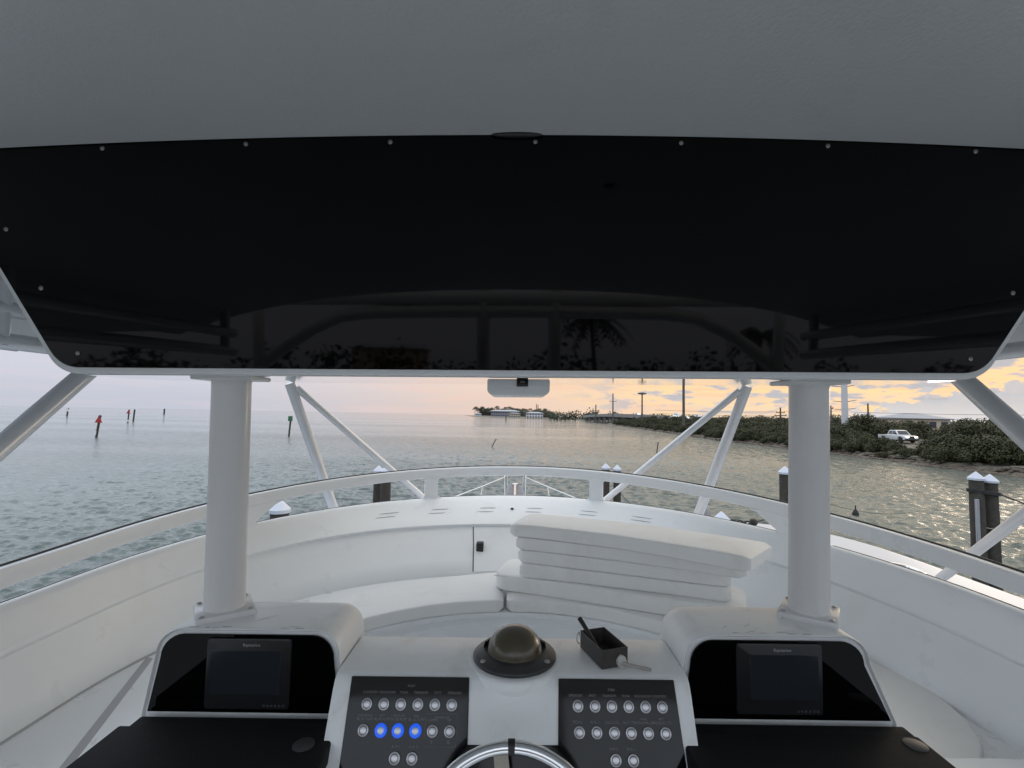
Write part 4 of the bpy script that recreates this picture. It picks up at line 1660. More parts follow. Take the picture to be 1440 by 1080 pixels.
mb.build('buoy', 'rope_dark', fl, boat=False)
# crumpled cover, chain and black fender knob on the brow by the right strut
mb = MB()
rc = random.Random(3)
b = bmesh.new()
bmesh.ops.create_icosphere(b, subdivisions=3, radius=0.065)
for v in b.verts:
    v.co *= 1 + 0.55 * noise.noise(v.co * 9)
    v.co.x *= 0.8
mb.bm(b, 0, Matrix.Translation((1.545, 4.05, -0.785)))
o = mb.build('bundled_cloth', 'pale_board', None)
tag(o, 'crumpled grey cloth bundled at the foot of the right strut', 'cloth')
ch = thing('chain_and_knob', 'black chain ending in a round black knob on the white brow', 'chain', (2.0, 4.25, -0.93))
for i in range(5):
    mb = MB()
    c = Vector((1.855 + 0.026 * i, 4.20 - 0.012 * i, -0.893))
    mb.tube([c + Vector((0.020 * math.cos(a), 0.012 * math.sin(a) * (i % 2), 0.012 * math.sin(a) * (1 - i % 2) + 0.004)) for a in [2 * PI * k / 12 for k in range(12)]], 0.006, 6, closed=True)
    mb.build('link', 'black_rubber', ch)
mb = MB()
mb.lathe([(0.01, -0.03), (0.026, -0.022), (0.036, 0.0), (0.028, 0.022), (0.01, 0.032)], (2.02, 4.17, -0.888), 16)
mb.build('knob', 'black_rubber', ch)


# ------------------------------------------------------------------ channel markers and stakes
def marker(x, y, z_top, r, kind, label, lean=0.0, size=0.55, name='channel_marker'):
    t_ = thing(name, label, 'channel marker' if kind else 'stake', (x, y, -EYE), 'channel markers' if kind else 'bare stakes', boat=False)
    mb = MB()
    n = 6
    P = [(x + lean * i / n, y, -EYE - 0.8 + (z_top + EYE + 0.8) * i / n) for i in range(n + 1)]
    mb.tube(P, r, 10)
    mb.build('pile', 'piling_wood', t_, boat=False)
    zt = z_top
    xt = x + lean
    if kind in ('red', 'pale'):
        for dy in (-r - 0.06,):
            mb = MB()
            s = size
            mb.prism([(xt - s, zt - 1.0 * s - 0.35), (xt + s, zt - 1.0 * s - 0.35), (xt + 0.12 * s, zt + 0.55 * s - 0.35), (xt - 0.12 * s, zt + 0.55 * s - 0.35)], (1, 0, 0), (0, 0, 1), (0, 1, 0), (0, y + dy, 0), 0.05)
            mb.build('dayboard', 'red_board' if kind == 'red' else 'white_board', t_, boat=False)
        mb = MB()
        mb.lathe([(r * 1.3, zt - 0.05), (r * 1.3, zt + 0.12), (r * 0.6, zt + 0.25)], (xt, y, 0), 10)
        mb.build('pile_cap', 'wood_pole', t_, boat=False)
    if kind == 'green':
        mb = MB()
        mb.box((xt - size, y - r - 0.10, zt - 0.9), (xt + size, y - r - 0.04, zt + 0.05), 0.01, 1)
        mb.build('dayboard', 'green_board', t_, boat=False)
    if kind == 'red':
        mb = MB()
        mb.tube([(x + lean * 0.17, y, -EYE + 0.35), (x + lean * 0.32, y, -EYE + 0.95)], r * 1.08, 10)
        mb.build('growth_band', 'guano_white', t_, boat=False)
    return t_


marker(-66.75, 76.6, -1.50, 0.17, 'red', 'nearest red triangle channel marker on a leaning post, left', lean=0.45, size=0.62)
marker(-123.6, 153.2, -0.85, 0.20, 'red', 'smaller red triangle marker farther off, beside a bare post', lean=0.2, size=0.68)
marker(-135.5, 170.3, -0.60, 0.26, None, 'bare post standing just right of the smaller red marker', lean=0.3, name='stake')
marker(-227.0, 242.7, -1.0, 0.35, 'pale', 'faded pale pink marker near the horizon by the left strut', lean=0.4, size=1.2)
marker(-271.0, 370.3, -0.3, 0.55, 'none', 'tiny dark marker post at the horizon left of the pillar')
marker(-42.76, 91.0, -1.05, 0.16, 'green', 'green square channel marker on a leaning post by the left strut', lean=0.28, size=0.42)
marker(-8.1, 378.0, -1.2, 0.4, None, 'tiny post in the water off the far point', name='stake')
marker(-3.95, 72.2, -3.60, 0.07, None, 'thin stick leaning far over to the right in the open water', lean=1.0, name='stake')
marker(19.5, 67.9, -3.40, 0.07, None, 'thin upright stick in the golden water near the right strut', lean=0.32, name='stake')

# ------------------------------------------------------------------ starboard shore
def shore_x(y):
    if y < 117:
        return 46.6 + 0.35 * math.sin(y * 0.21) + 0.25 * math.sin(y * 0.53)
    return 46.7 + (y - 117) * 0.067 + 0.4 * math.sin(y * 0.13)


def ground_h(x, y):
    d = x - shore_x(y)
    base = -EYE - 0.5
    if d <= 0:
        return base + d * 0.3
    h = base + 0.9 * min(1, d / 1.2) + 0.75 * min(1, max(0, d - 1.0) / 6.0) + 0.65 * min(1, max(0, d - 6) / 8.0)
    return h + 0.18 * noise.noise(Vector((x * 0.25, y * 0.25, 0))) * min(1, d)


mb = MB()
rows = []
for y in np.concatenate([np.arange(-30, 40, 8), np.arange(40, 130, 2.0), np.arange(130, 330, 7)]):
    r_ = []
    for d in (-4, -1, -0.3, 0.2, 0.6, 1.0, 1.6, 2.4, 3.5, 5, 7, 9, 12, 16, 22, 32, 60, 140, 400):
        x = shore_x(y) + d
        r_.append((x, float(y), ground_h(x, y)))
    rows.append(r_)
mb.grid(rows)
o = mb.build('shore_ground', 'ground_sand', None, boat=False)
tag(o, 'low sandy and rocky shore along the right side', None, None, 'structure')

# rocks along the waterline
mb = MB()
rc = random.Random(21)
base_rocks = []
for k in range(6):
    b = bmesh.new()
    bmesh.ops.create_icosphere(b, subdivisions=1, radius=1.0)
    vs = []
    for v in b.verts:
        p = v.co * (1 + 0.45 * noise.noise(v.co * 1.3 + Vector((k * 3.1, 0, 0))))
        vs.append(Vector((p.x, p.y, p.z * 0.5)))
    b.verts.index_update()
    base_rocks.append((vs, [[v.index for v in f.verts] for f in b.faces]))
    b.free()
y = 36.0
while y < 260:
    dens = 5 if y < 110 else 3
    for i in range(dens):
        yy = y + rc.uniform(-0.6, 0.6)
        d = abs(rc.gauss(0.3, 0.9)) - 0.4
        x = shore_x(yy) + d
        s = rc.uniform(0.18, 0.55) * (1.0 if y < 110 else 1.8)
        vs, fs = base_rocks[rc.randrange(6)]
        a = rc.uniform(0, 6.28)
        ca, sa = math.cos(a), math.sin(a)
        sx_, sy_ = s * rc.uniform(0.8, 1.6), s * rc.uniform(0.8, 1.4)
        gz = max(ground_h(x, yy), -EYE - 0.1) + s * 0.12
        mb.add([(x + v.x * ca * sx_ - v.y * sa * sy_, yy + v.x * sa * sx_ + v.y * ca * sy_, gz + v.z * s) for v in vs], fs)
    y += 0.42 if y < 110 else 1.3
o = mb.build('shore_rocks', 'rock', None, boat=False, sharp=20, recalc=False)
tag(o, 'jumbled brown rocks along the waterline', None, None, 'stuff')
# flat pale ledges at the right end of the shore: slabs one can tell apart
for i, (x, y, sx_, sy_, dz) in enumerate(((48.6, 44.0, 1.6, 0.9, 0.55), (48.0, 46.2, 1.3, 0.7, 0.4), (50.0, 45.6, 1.5, 0.8, 0.8), (49.0, 42.4, 1.8, 0.9, 0.5), (50.6, 43.2, 1.4, 0.9, 0.9),
                                          (48.3, 60.6, 1.1, 0.6, 0.5), (49.6, 63.5, 1.3, 0.6, 0.8), (51.0, 65.8, 1.3, 0.7, 0.7), (48.0, 58.0, 1.0, 0.6, 0.35))):
    b = bmesh.new()
    bmesh.ops.create_cube(b, size=2.0)
    bmesh.ops.subdivide_edges(b, edges=list(b.edges), cuts=2, use_grid_fill=True)
    for v in b.verts:
        p = v.co
        k = 1 + 0.22 * noise.noise(p * 0.9 + Vector((i * 2.7, 1, 0)))
        rr = max(abs(p.x), abs(p.y))
        v.co = Vector((p.x * sx_ * k * (1 - 0.18 * abs(p.y) ** 2), p.y * sy_ * k * (1 - 0.18 * abs(p.x) ** 2), p.z * 0.16 + 0.05 * noise.noise(p * 1.7)))
    mb = MB()
    mb.bm(b, 0, Matrix.Translation((x, y, max(ground_h(x, y), -EYE) + 0.12)) @ Matrix.Rotation(0.4 + i, 4, 'Z'))
    o = mb.build('rock_slab', 'ground_sand', None, boat=False, sharp=35)
    tag(o, 'flat pale rock slab on the bare shore among the mangroves', 'rock', 'pale rock slabs on the shore')


# ------------------------------------------------------------------ foliage
def leaf_cloud(lobes, count, size, up=0.35, rng=None, thin=0.35):
    """lobes: (cx,cy,cz,rx,ry,rz). returns MB of leaf-sized faces through the lobes' outer volume"""
    rng = rng or RNG
    vs, fs = [], []
    wts = np.array([l[3] * l[4] + l[4] * l[5] for l in lobes])
    wts = wts / wts.sum()
    pick = rng.choice(len(lobes), count, p=wts)
    k = 0
    for i in range(count):
        c = lobes[pick[i]]
        d = rng.normal(size=3)
        d /= np.linalg.norm(d)
        rad = rng.uniform(thin, 1.0) ** 0.45 * (1 + 0.10 * rng.normal())
        p = np.array(c[:3]) + d * rad * np.array(c[3:6])
        if p[2] < 0.05:
            continue
        n = d * 0.7 + rng.normal(size=3) * 0.6 + np.array((0, 0, up))
        n /= np.linalg.norm(n)
        a = np.cross(n, rng.normal(size=3))
        a /= np.linalg.norm(a) + 1e-9
        b_ = np.cross(n, a)
        s = size * rng.uniform(0.6, 1.35)
        q = [p + a * s, p + b_ * s * 0.62, p - a * s, p - b_ * s * 0.62]
        vs.extend([tuple(x) for x in q])
        fs.append((k, k + 1, k + 2, k + 3))
        k += 4
    return vs, fs


def plain_mesh(name, vs, fs, mat):
    me = bpy.data.meshes.new(name)
    me.from_pydata(vs, [], fs)
    me.materials.append(MATS[mat])
    me.update()
    return me


def bush_proto(seed, w, h, count, size):
    rng = np.random.default_rng(seed)
    lobes = []
    n = int(9 + w)
    for i in range(n):
        a = rng.uniform(0, 2 * PI)
        r = math.sqrt(rng.uniform(0, 1)) * w * 0.62
        hh = h * (1 - 0.45 * (r / (w * 0.62)) ** 2) * rng.uniform(0.62, 1.0)
        s = w * rng.uniform(0.20, 0.36)
        lobes.append((r * math.cos(a), r * math.sin(a), hh - s * 0.55, s, s, s * rng.uniform(0.55, 0.8)))
        lobes.append((r * math.cos(a) * 1.12, r * math.sin(a) * 1.12, hh * 0.42, s * 0.95, s * 0.95, hh * 0.38))
    vs, fs = leaf_cloud(lobes, count, size, rng=rng, thin=0.4)
    crown = plain_mesh('crown', vs, fs, 'mangrove_leaf')
    mb = MB()
    for i in range(6):
        a = rng.uniform(0, 2 * PI)
        r = w * rng.uniform(0.05, 0.3)
        mb.tube([(0.25 * r * math.cos(a), 0.25 * r * math.sin(a), -0.3), (r * math.cos(a), r * math.sin(a), h * 0.35), (r * 1.5 * math.cos(a + 0.3), r * 1.5 * math.sin(a + 0.3), h * 0.75)], [0.10, 0.07, 0.03], 6)
    trunk = plain_mesh('trunk', mb.v, mb.f, 'bark')
    return crown, trunk


BUSH = [bush_proto(100 + i, w, h, c, s) for i, (w, h, c, s) in enumerate(((3.4, 2.6, 9000, 0.105), (3.2, 2.9, 9000, 0.105), (4.0, 3.6, 11000, 0.12), (4.4, 4.0, 11000, 0.125), (5.2, 4.6, 10000, 0.15), (5.6, 4.3, 10000, 0.15)))]


def place_bush(k, x, y, s, rz, label, group):
    t_ = bpy.data.objects.new('mangrove_bush', None)
    COL.objects.link(t_)
    t_.location = (x, y, ground_h(x, y) + EYE - 0.1)
    t_.scale = (s, s, s * random.uniform(0.9, 1.1))
    t_.rotation_euler = (0, 0, rz)
    tag(t_, label, 'bush', group)
    for nm, me in zip(('crown', 'trunk'), BUSH[k]):
        o = bpy.data.objects.new(nm, me)
        COL.objects.link(o)
        o.parent = t_
    return t_


rb = random.Random(77)
rows_b = ((2.6, (0, 1), 0.85, 2.7, 'low mangrove bush right at the rocky waterline', 'waterline mangroves'),
          (6.4, (1, 2), 1.0, 3.3, 'mangrove bush in the second row behind the waterline', 'second row mangroves'),
          (11.5, (2, 3), 1.0, 4.4, 'taller mangrove bush in the middle of the thicket', 'inner mangroves'),
          (18.5, (3, 4), 1.0, 5.6, 'taller mangrove bush in the middle of the thicket', 'inner mangroves'),
          (29.0, (4, 5), 1.05, 8.0, 'mangrove bush along the skyline of the thicket', 'skyline mangroves'),
          (48.0, (4, 5), 1.2, 11.0, 'mangrove bush along the skyline of the thicket', 'skyline mangroves'))
for ri, (d, kinds, sc_, step_, lab, grp) in enumerate(rows_b):
    y = 38 + ri * 6 + rb.random() * 2
    while y < (305 if ri < 3 else 240):
        x = shore_x(y) + d + rb.uniform(-1.0, 1.0)
        # keep the clearing in front of the pickup and the bare ledge at the right open
        ratio = x / y
        clear = 0.736 < ratio < 0.866 and x < 59.5
        track = 0.72 < ratio < 0.80 and 55.0 < x < 63.0
        bare = ratio > 0.985 and x < 56.5
        if not (clear or track or bare):
            place_bush(rb.choice(kinds), x, y, sc_ * rb.uniform(0.82, 1.15) * (0.74 if ri > 2 and 0.76 < ratio < 0.93 else 1.0), rb.uniform(0, 6.28), lab, grp)
        y += step_ * rb.uniform(0.75, 1.25) * (1.0 if y < 120 else 1.7)
# the big bush right of the clearing and a low one under the truck
place_bush(3, 52.3, 56.2, 1.02, 0.4, 'broad olive mangrove bush just right of the pickup', 'clearing mangroves')
place_bush(2, 50.6, 50.8, 0.95, 1.9, 'broad olive mangrove bush left of the bare rock ledge', 'clearing mangroves')
place_bush(0, 48.9, 56.3, 0.70, 2.2, 'low pale mangrove bush at the foot of the broad olive one', 'clearing mangroves')
place_bush(1, 48.6, 60.6, 0.48, 0.3, 'low bush filling the gap between pickup and broad olive bush', 'clearing mangroves')
place_bush(0, 49.2, 62.6, 0.40, 2.8, 'smallest low bush on the bank below the pickup', 'clearing mangroves')
place_bush(1, 47.9, 63.8, 0.42, 1.1, 'low bush at the water left of the gap below the pickup', 'clearing mangroves')
place_bush(0, 51.3, 67.7, 0.82, 0.8, 'small bush in front of the rear of the pickup', 'clearing mangroves')


# ------------------------------------------------------------------ pickup truck
def vehicle_wheel(mb_t, mb_r, x, y, z, r, w):
    Mx = Matrix.Rotation(PI / 2, 3, 'X')
    mb_t.lathe([(r * 0.62, -w / 2), (r * 0.95, -w / 2), (r, -w * 0.35), (r, w * 0.35), (r * 0.95, w / 2), (r * 0.62, w / 2)], (x, y, z), 20, M=Mx)
    mb_r.lathe([(r * 0.62, -w * 0.42), (r * 0.55, -w * 0.30), (r * 0.1, -w * 0.36), (r * 0.1, w * 0.36), (r * 0.55, w * 0.30), (r * 0.62, w * 0.42)], (x, y, z), 16, M=Mx)


def local_part(mb, name, mats, parent):
    me = bpy.data.meshes.new(name)
    me.from_pydata([tuple(p) for p in mb.v], [], mb.f)
    mats = mats if isinstance(mats, (list, tuple)) else [mats]
    for x in mats:
        me.materials.append(MATS[x])
    if len(mats) > 1:
        me.polygons.foreach_set('material_index', mb.m)
    bb = bmesh.new()
    bb.from_mesh(me)
    bmesh.ops.recalc_face_normals(bb, faces=list(bb.faces))
    bb.to_mesh(me)
    bb.free()
    me.polygons.foreach_set('use_smooth', [True] * len(me.polygons))
    me.set_sharp_from_angle(angle=math.radians(35))
    o = bpy.data.objects.new(name, me)
    COL.objects.link(o)
    o.parent = parent
    return o


def pickup(loc, rz):
    t_ = bpy.data.objects.new('pickup_truck', None)
    COL.objects.link(t_)
    t_.location = loc
    t_.rotation_euler = (0, 0, rz)
    tag(t_, 'white pickup truck with headlights on among the mangroves', 'pickup truck')
    # x forward, length 5.7
    lower = [(-2.8, 0.55), (-2.85, 1.12), (-0.62, 1.16), (0.95, 1.16), (2.55, 1.05), (2.80, 0.95), (2.85, 0.50), (2.35, 0.42), (2.28, 0.72), (2.0, 0.90), (1.62, 0.90), (1.35, 0.72), (1.28, 0.42),
             (-1.15, 0.42), (-1.22, 0.72), (-1.5, 0.90), (-1.88, 0.90), (-2.15, 0.72), (-2.22, 0.46)]
    mb = MB()
    mb.prism(lower, (1, 0, 0), (0, 0, 1), (0, 1, 0), (0, -0.98, 0), 1.96, 0.05, 2)
    body = local_part(mb, 'body', 'car_white', t_)
    mb = MB()
    cab = [(-0.78, 1.15), (-0.62, 1.80), (-0.40, 1.87), (0.55, 1.87), (0.80, 1.80), (1.42, 1.15)]
    rows = []
    for yv, sh in ((-0.93, 0.0), (-0.80, 1.0), (0.80, 1.0), (0.93, 0.0)):
        rows.append(yv)
    loops = []
    for x, z in cab:
        w_ = 0.95 - 0.20 * max(0, (z - 1.15) / 0.72)
        loops.append([(x, -w_, z), (x, w_, z)])
    mb.grid(loops)
    for s in (0, 1):
        mb.add([l[s] for l in loops], [tuple(range(len(loops)))])
    local_part(mb, 'cab', 'car_white', t_)
    # glass: windscreen, side windows
    def off_quad(a, b_, c, d, n, th=0.012):
        n = Vector(n).normalized()
        mb2 = MB()
        q = [Vector(p) for p in (a, b_, c, d)]
        vs = [p + n * 0.004 for p in q] + [p + n * (0.004 + th) for p in q]
        mb2.add(vs, [(0, 1, 2, 3), (4, 5, 6, 7), (0, 1, 5, 4), (1, 2, 6, 5), (2, 3, 7, 6), (3, 0, 4, 7)])
        return mb2
    local_part(off_quad((1.36, -0.80, 1.21), (1.36, 0.80, 1.21), (0.86, 0.66, 1.76), (0.86, -0.66, 1.76), (0.65, 0, 0.62)), 'windscreen', 'car_glass', t_)
    for s in (-1, 1):
        local_part(off_quad((0.22, s * 0.930, 1.22), (1.15, s * 0.930, 1.22), (0.70, s * 0.785, 1.74), (0.22, s * 0.785, 1.74), (0, s, 0.26)), 'side_window', 'car_glass', t_)
        local_part(off_quad((-0.62, s * 0.930, 1.22), (0.14, s * 0.930, 1.22), (0.14, s * 0.785, 1.74), (-0.50, s * 0.785, 1.74), (0, s, 0.26)), 'side_window', 'car_glass', t_)
        mb = MB()
        mb.box((2.74, s * 0.60 - 0.22, 0.80), (2.86, s * 0.60 + 0.22, 0.98), 0.03, 2)
        local_part(mb, 'headlight', 'headlight_on', t_)
        mb = MB()
        mb.box((0.98, s * 0.98 - 0.11, 1.22), (1.10, s * 0.98 + 0.11, 1.42), 0.03, 2)
        local_part(mb, 'mirror', 'car_dark', t_)
    mb = MB()
    mb.box((2.80, -0.40, 0.70), (2.875, 0.40, 1.0), 0.02, 1)
    local_part(mb, 'grille', 'car_dark', t_)
    mb = MB()
    mb.box((2.74, -0.97, 0.40), (2.97, 0.97, 0.66), 0.05, 2)
    local_part(mb, 'bumper', 'car_dark', t_)
    for x in (1.82, -1.69):
        for s in (-1, 1):
            a, b_ = MB(), MB()
            vehicle_wheel(a, b_, x, s * 0.84, 0.39, 0.39, 0.26)
            wh = local_part(a, 'wheel', 'tyre', t_)
            local_part(b_, 'rim', 'brushed_steel', wh)
    return t_


gz = ground_h(58.6, 75.2)
pickup((58.6, 75.2, gz + EYE + 0.03), math.radians(-92))


# ------------------------------------------------------------------ poles, wires, house behind the mangroves
def pole(name, x, y, z0, z1, r0, r1, label, mat='wood_pole', arms=(), group='utility poles', head=False):
    t_ = thing(name, label, 'pole', (x, y, z0), group, boat=False)
    mb = MB()
    mb.tube([(x, y, z0 + (z1 - z0) * i / 5) for i in range(6)], [r0 + (r1 - r0) * i / 5 for i in range(6)], 10)
    mb.build('shaft', mat, t_, boat=False)
    for z, L, rise in arms:
        mb = MB()
        mb.tube([(x - L, y, z + rise), (x, y, z), (x + L, y, z + rise)], 0.10 if mat != 'wood_pole' else 0.12, 6)
        for s in (-1, 1):
            mb.tube([(x + s * L * 0.92, y, z + rise), (x + s * L * 0.92, y, z + rise + 0.45)], 0.07, 6)
        mb.build('cross_arm', 'wire', t_, boat=False)
    if head:
        mb = MB()
        mb.lathe([(0.3, z1 - 0.2), (2.1, z1), (2.1, z1 + 0.45), (0.4, z1 + 0.9)], (x, y, 0), 14)
        mb.build('lamp_ring', 'wood_pole', t_, boat=False)
    return t_


mono = pole('power_monopole', 57.6, 85.5, -3.2, 15.0, 0.56, 0.42, 'thick pale concrete power pole rising behind the thicket by the pillar', 'concrete_pole')
for z, L, rise in ((2.05, 1.55, 0.10), (3.35, 1.75, 0.25), (6.0, 1.75, 0.25)):
    for s in (-1, 1):
        mb = MB()
        mb.tube([(57.6, 85.5, z), (57.6 + s * L * 0.8, 85.5 - s * L * 0.6, z + rise + (0.12 if s > 0 else -0.05))], [0.07, 0.045], 6)
        mb.build('insulator_arm', 'wire', mono, boat=False)
pole('power_pole', 51.6, 150.0, -3.5, 26.0, 0.42, 0.30, 'tall slim power pole passing out of view behind the hardtop edge', arms=((10.5, 1.3, 0.3),))
pole('light_mast', 59.5, 230.0, -3.5, 11.0, 0.42, 0.30, 'tall highway light mast with a ring of lamps on top', head=True)
pole('power_pole', 51.66, 260.0, -3.5, 12.6, 0.42, 0.28, 'slim power pole left of the light mast with one short arm', arms=((8.2, 1.9, 0.2),))
pole('power_pole', 54.0, 330.0, -2.0, 8.1, 0.5, 0.34, 'shorter crossarm pole at the left end of the bridge', arms=((2.5, 3.0, 0.6), (4.0, 2.6, 0.3)))
pole('power_pole', 75.9, 140.0, -3.5, 3.6, 0.30, 0.2, 'short pole with spread crossarms just left of the right pillar', arms=((1.3, 1.7, 0.0), (2.1, 1.2, 0.0)))
pole('power_pole', 71.0, 110.0, -3.5, 3.5, 0.2, 0.14, 'thin pole just right of the right pillar above the bushes', arms=((2.8, 0.5, 0.0),))
pole('power_pole', 72.1, 100.0, -3.5, 3.75, 0.2, 0.15, 'dark thin pole between the concrete pole and the blue roof')
for i, (a, b_, sag) in enumerate((((40.0, 140.0, 2.2), (72.0, 105.0, 2.3), 0.4), ((72.0, 105.0, 2.0), (120.0, 80.0, 2.6), 0.5), ((40.0, 140.0, 1.3), (72.0, 105.0, 1.25), 0.4), ((72.0, 105.0, 1.1), (120.0, 80.0, 1.2), 0.5))):
    mb = MB()
    mb.tube(catenary(a, b_, sag), 0.035, 5)
    o = mb.build('power_line', 'wire', None, boat=False)
    tag(o, ('upper power line left of the dark thin pole', 'upper power line over the blue roof', 'lower power line left of the dark thin pole', 'lower power line over the blue roof')[i], 'power line', 'power lines')


def house(name, label, x0, x1, y0, y1, zg, zw, zr, wall, roof, floors, nwin, rz=0.0, hip=True, group=None):
    cx, cy = (x0 + x1) / 2, (y0 + y1) / 2
    t_ = thing(name, label, 'house', (cx, cy, zg), group, boat=False)
    mb = MB()
    mb.box((x0, y0, zg), (x1, y1, zw))
    mb.build('wall', wall, t_, boat=False)
    ov = (x1 - x0) * 0.05
    mb = MB()
    ins = min(x1 - x0, y1 - y0) * (0.45 if hip else 0.02)
    a = [(x0 - ov, y0 - ov, zw), (x1 + ov, y0 - ov, zw), (x1 + ov, y1 + ov, zw), (x0 - ov, y1 + ov, zw)]
    bq = [(x0 + ins, cy - 0.05, zr), (x1 - ins, cy - 0.05, zr), (x1 - ins, cy + 0.05, zr), (x0 + ins, cy + 0.05, zr)]
    mb.grid([a, [(p[0], p[1], p[2] + 0.25) for p in a], bq], closed_u=True)
    mb.add(a, [(0, 1, 2, 3)])
    mb.add(bq, [(0, 1, 2, 3)])
    mb.build('roof', roof, t_, boat=False)
    fh = (zw - zg) / floors
    for f in range(floors):
        for i in range(nwin):
            xa = x0 + (x1 - x0) * (i + 0.22) / nwin
            xb = x0 + (x1 - x0) * (i + 0.78) / nwin
            mb = MB()
            mb.box((xa, y0 - 0.12, zg + fh * (f + 0.28)), (xb, y0 + 0.05, zg + fh * (f + 0.80)))
            mb.build('window', 'window_dark', t_, boat=False)
    return t_


house('bungalow', 'house with blue grey hip roof above the mangroves at right', 141.0, 158.0, 178.0, 192.0, -3.0, 1.3, 3.6, 'house_tan', 'roof_blue', 1, 4)

# ------------------------------------------------------------------ far bridge with traffic
br = thing('road_bridge', 'low concrete road bridge on piers at the end of the channel', 'bridge', (66.0, 400.0, -EYE), None, boat=False)
BA, BB_ = Vector((64.0, 430.0, 0.4)), Vector((78.0, 205.0, 0.2))


def bridge_pt(u):
    p = BA.lerp(BB_, u)
    p.z += 2.1 * math.sin(PI * min(1, max(0, u * 0.9 + 0.12))) - 0.9
    return p


bd = (BB_ - BA).normalized()
bs = Vector((bd.y, -bd.x, 0)).normalized()
mb = MB()
rows = []
for i in range(25):
    p = bridge_pt(i / 24)
    rows.append([p - bs * 5, p + bs * 5, p + bs * 5 - Vector((0, 0, 1.5)), p - bs * 5 - Vector((0, 0, 1.5))])
mb.grid(rows, closed_u=True)
mb.build('deck', 'concrete', br, boat=False)
for s in (-1, 1):
    mb = MB()
    rows = []
    for i in range(25):
        p = bridge_pt(i / 24) + bs * 4.8 * s
        rows.append([p + bs * 0.15, p - bs * 0.15, p - bs * 0.15 + Vector((0, 0, 0.6)), p + bs * 0.15 + Vector((0, 0, 0.6))])
    mb.grid(rows, closed_u=True)
    mb.build('parapet', 'concrete', br, boat=False)
for i in range(7):
    p = bridge_pt(0.10 + 0.075 * i)
    for s in (-3.4, 3.4):
        mb = MB()
        q = p + bs * s
        mb.box((q.x - 0.6, q.y - 0.6, -EYE - 1), (q.x + 0.6, q.y + 0.6, p.z - 1.9), 0.05, 1)
        mb.build('pier', 'concrete', br, boat=False)
    mb = MB()
    q0, q1 = p - bs * 4.6, p + bs * 4.6
    mb.tube([q0 + Vector((0, 0, -1.95)), q1 + Vector((0, 0, -1.95))], 0.55, 8)
    mb.build('pier_cap', 'concrete', br, boat=False)


def small_car(loc, rz, label, van=False):
    t_ = bpy.data.objects.new('van' if van else 'car', None)
    COL.objects.link(t_)
    t_.location = loc
    t_.rotation_euler = (0, 0, rz)
    tag(t_, label, 'van' if van else 'car', 'vehicles on the causeway')
    mb = MB()
    if van:
        prof_ = [(-2.6, 0.45), (-2.6, 2.3), (-2.4, 2.45), (1.2, 2.45), (1.9, 1.5), (2.6, 1.25), (2.65, 0.45)]
    else:
        prof_ = [(-2.2, 0.4), (-2.25, 1.0), (-1.6, 1.1), (-1.0, 1.62), (0.5, 1.62), (1.1, 1.08), (2.1, 0.95), (2.2, 0.4)]
    mb.prism(prof_, (1, 0, 0), (0, 0, 1), (0, 1, 0), (0, -0.9, 0), 1.8, 0.06, 2)
    local_part(mb, 'body', 'car_white', t_)
    mb = MB()
    zt = 1.5 if van else 1.12
    for s in (-1, 1):
        mb.box((-1.2 if not van else 0.3, s * 0.9 - 0.02, zt), (0.6 if not van else 1.4, s * 0.9 + 0.02, zt + (0.42 if not van else 0.6)))
    local_part(mb, 'side_glass', 'car_glass', t_)
    for x in (-1.45, 1.45):
        for s in (-1, 1):
            a, b_ = MB(), MB()
            vehicle_wheel(a, b_, x, s * 0.82, 0.34, 0.34, 0.22)
            local_part(a, 'wheel', 'tyre', t_)
    for s in (-1, 1):
        mb = MB()
        mb.box((2.1 if not van else 2.55, s * 0.6 - 0.2, 0.65), (2.24 if not van else 2.68, s * 0.6 + 0.2, 0.85), 0.02, 1)
        local_part(mb, 'headlight', 'headlight_on', t_)


heading = math.atan2(bd.y, bd.x)
for u, van, dx, lab in ((0.86, True, -2.4, 'white van on the causeway, left vehicle of the group'), (0.885, False, 1.6, 'white car close behind the left van on the causeway'),
                        (0.965, True, -2.2, 'white van at the right of the causeway group'), (0.945, False, 1.8, 'white car left of the right van on the causeway'), (0.62, False, 0, 'lone white car at the middle of the bridge')):
    p = bridge_pt(u) + bs * dx
    small_car((p.x, p.y, p.z + EYE + 0.01), heading, lab, van)

# ------------------------------------------------------------------ far point with houses, palms, trees
mb = MB()
outl_p = [(-150, 1360), (-120, 1240), (-95, 1000), (-55, 800), (-12, 672), (30, 640), (55, 650), (60, 600), (64, 520), (66, 440), (67, 370), (72, 300), (130, 290), (600, 420), (900, 900), (600, 1500), (100, 1550)]
rows = [[(x, y, -EYE - 0.6) for x, y in outl_p]]
cxp, cyp = 200, 800
for k, z in ((0.985, -EYE + 0.7), (0.9, -EYE + 1.4), (0.5, -EYE + 1.8), (0.02, -EYE + 1.8)):
    rows.append([(cxp + (x - cxp) * k, cyp + (y - cyp) * k, z) for x, y in outl_p])
mb.grid(rows, closed_u=True)
o = mb.build('far_shore', 'ground_sand', None, boat=False)
tag(o, 'low land of the far point and the end of the channel', None, None, 'structure')


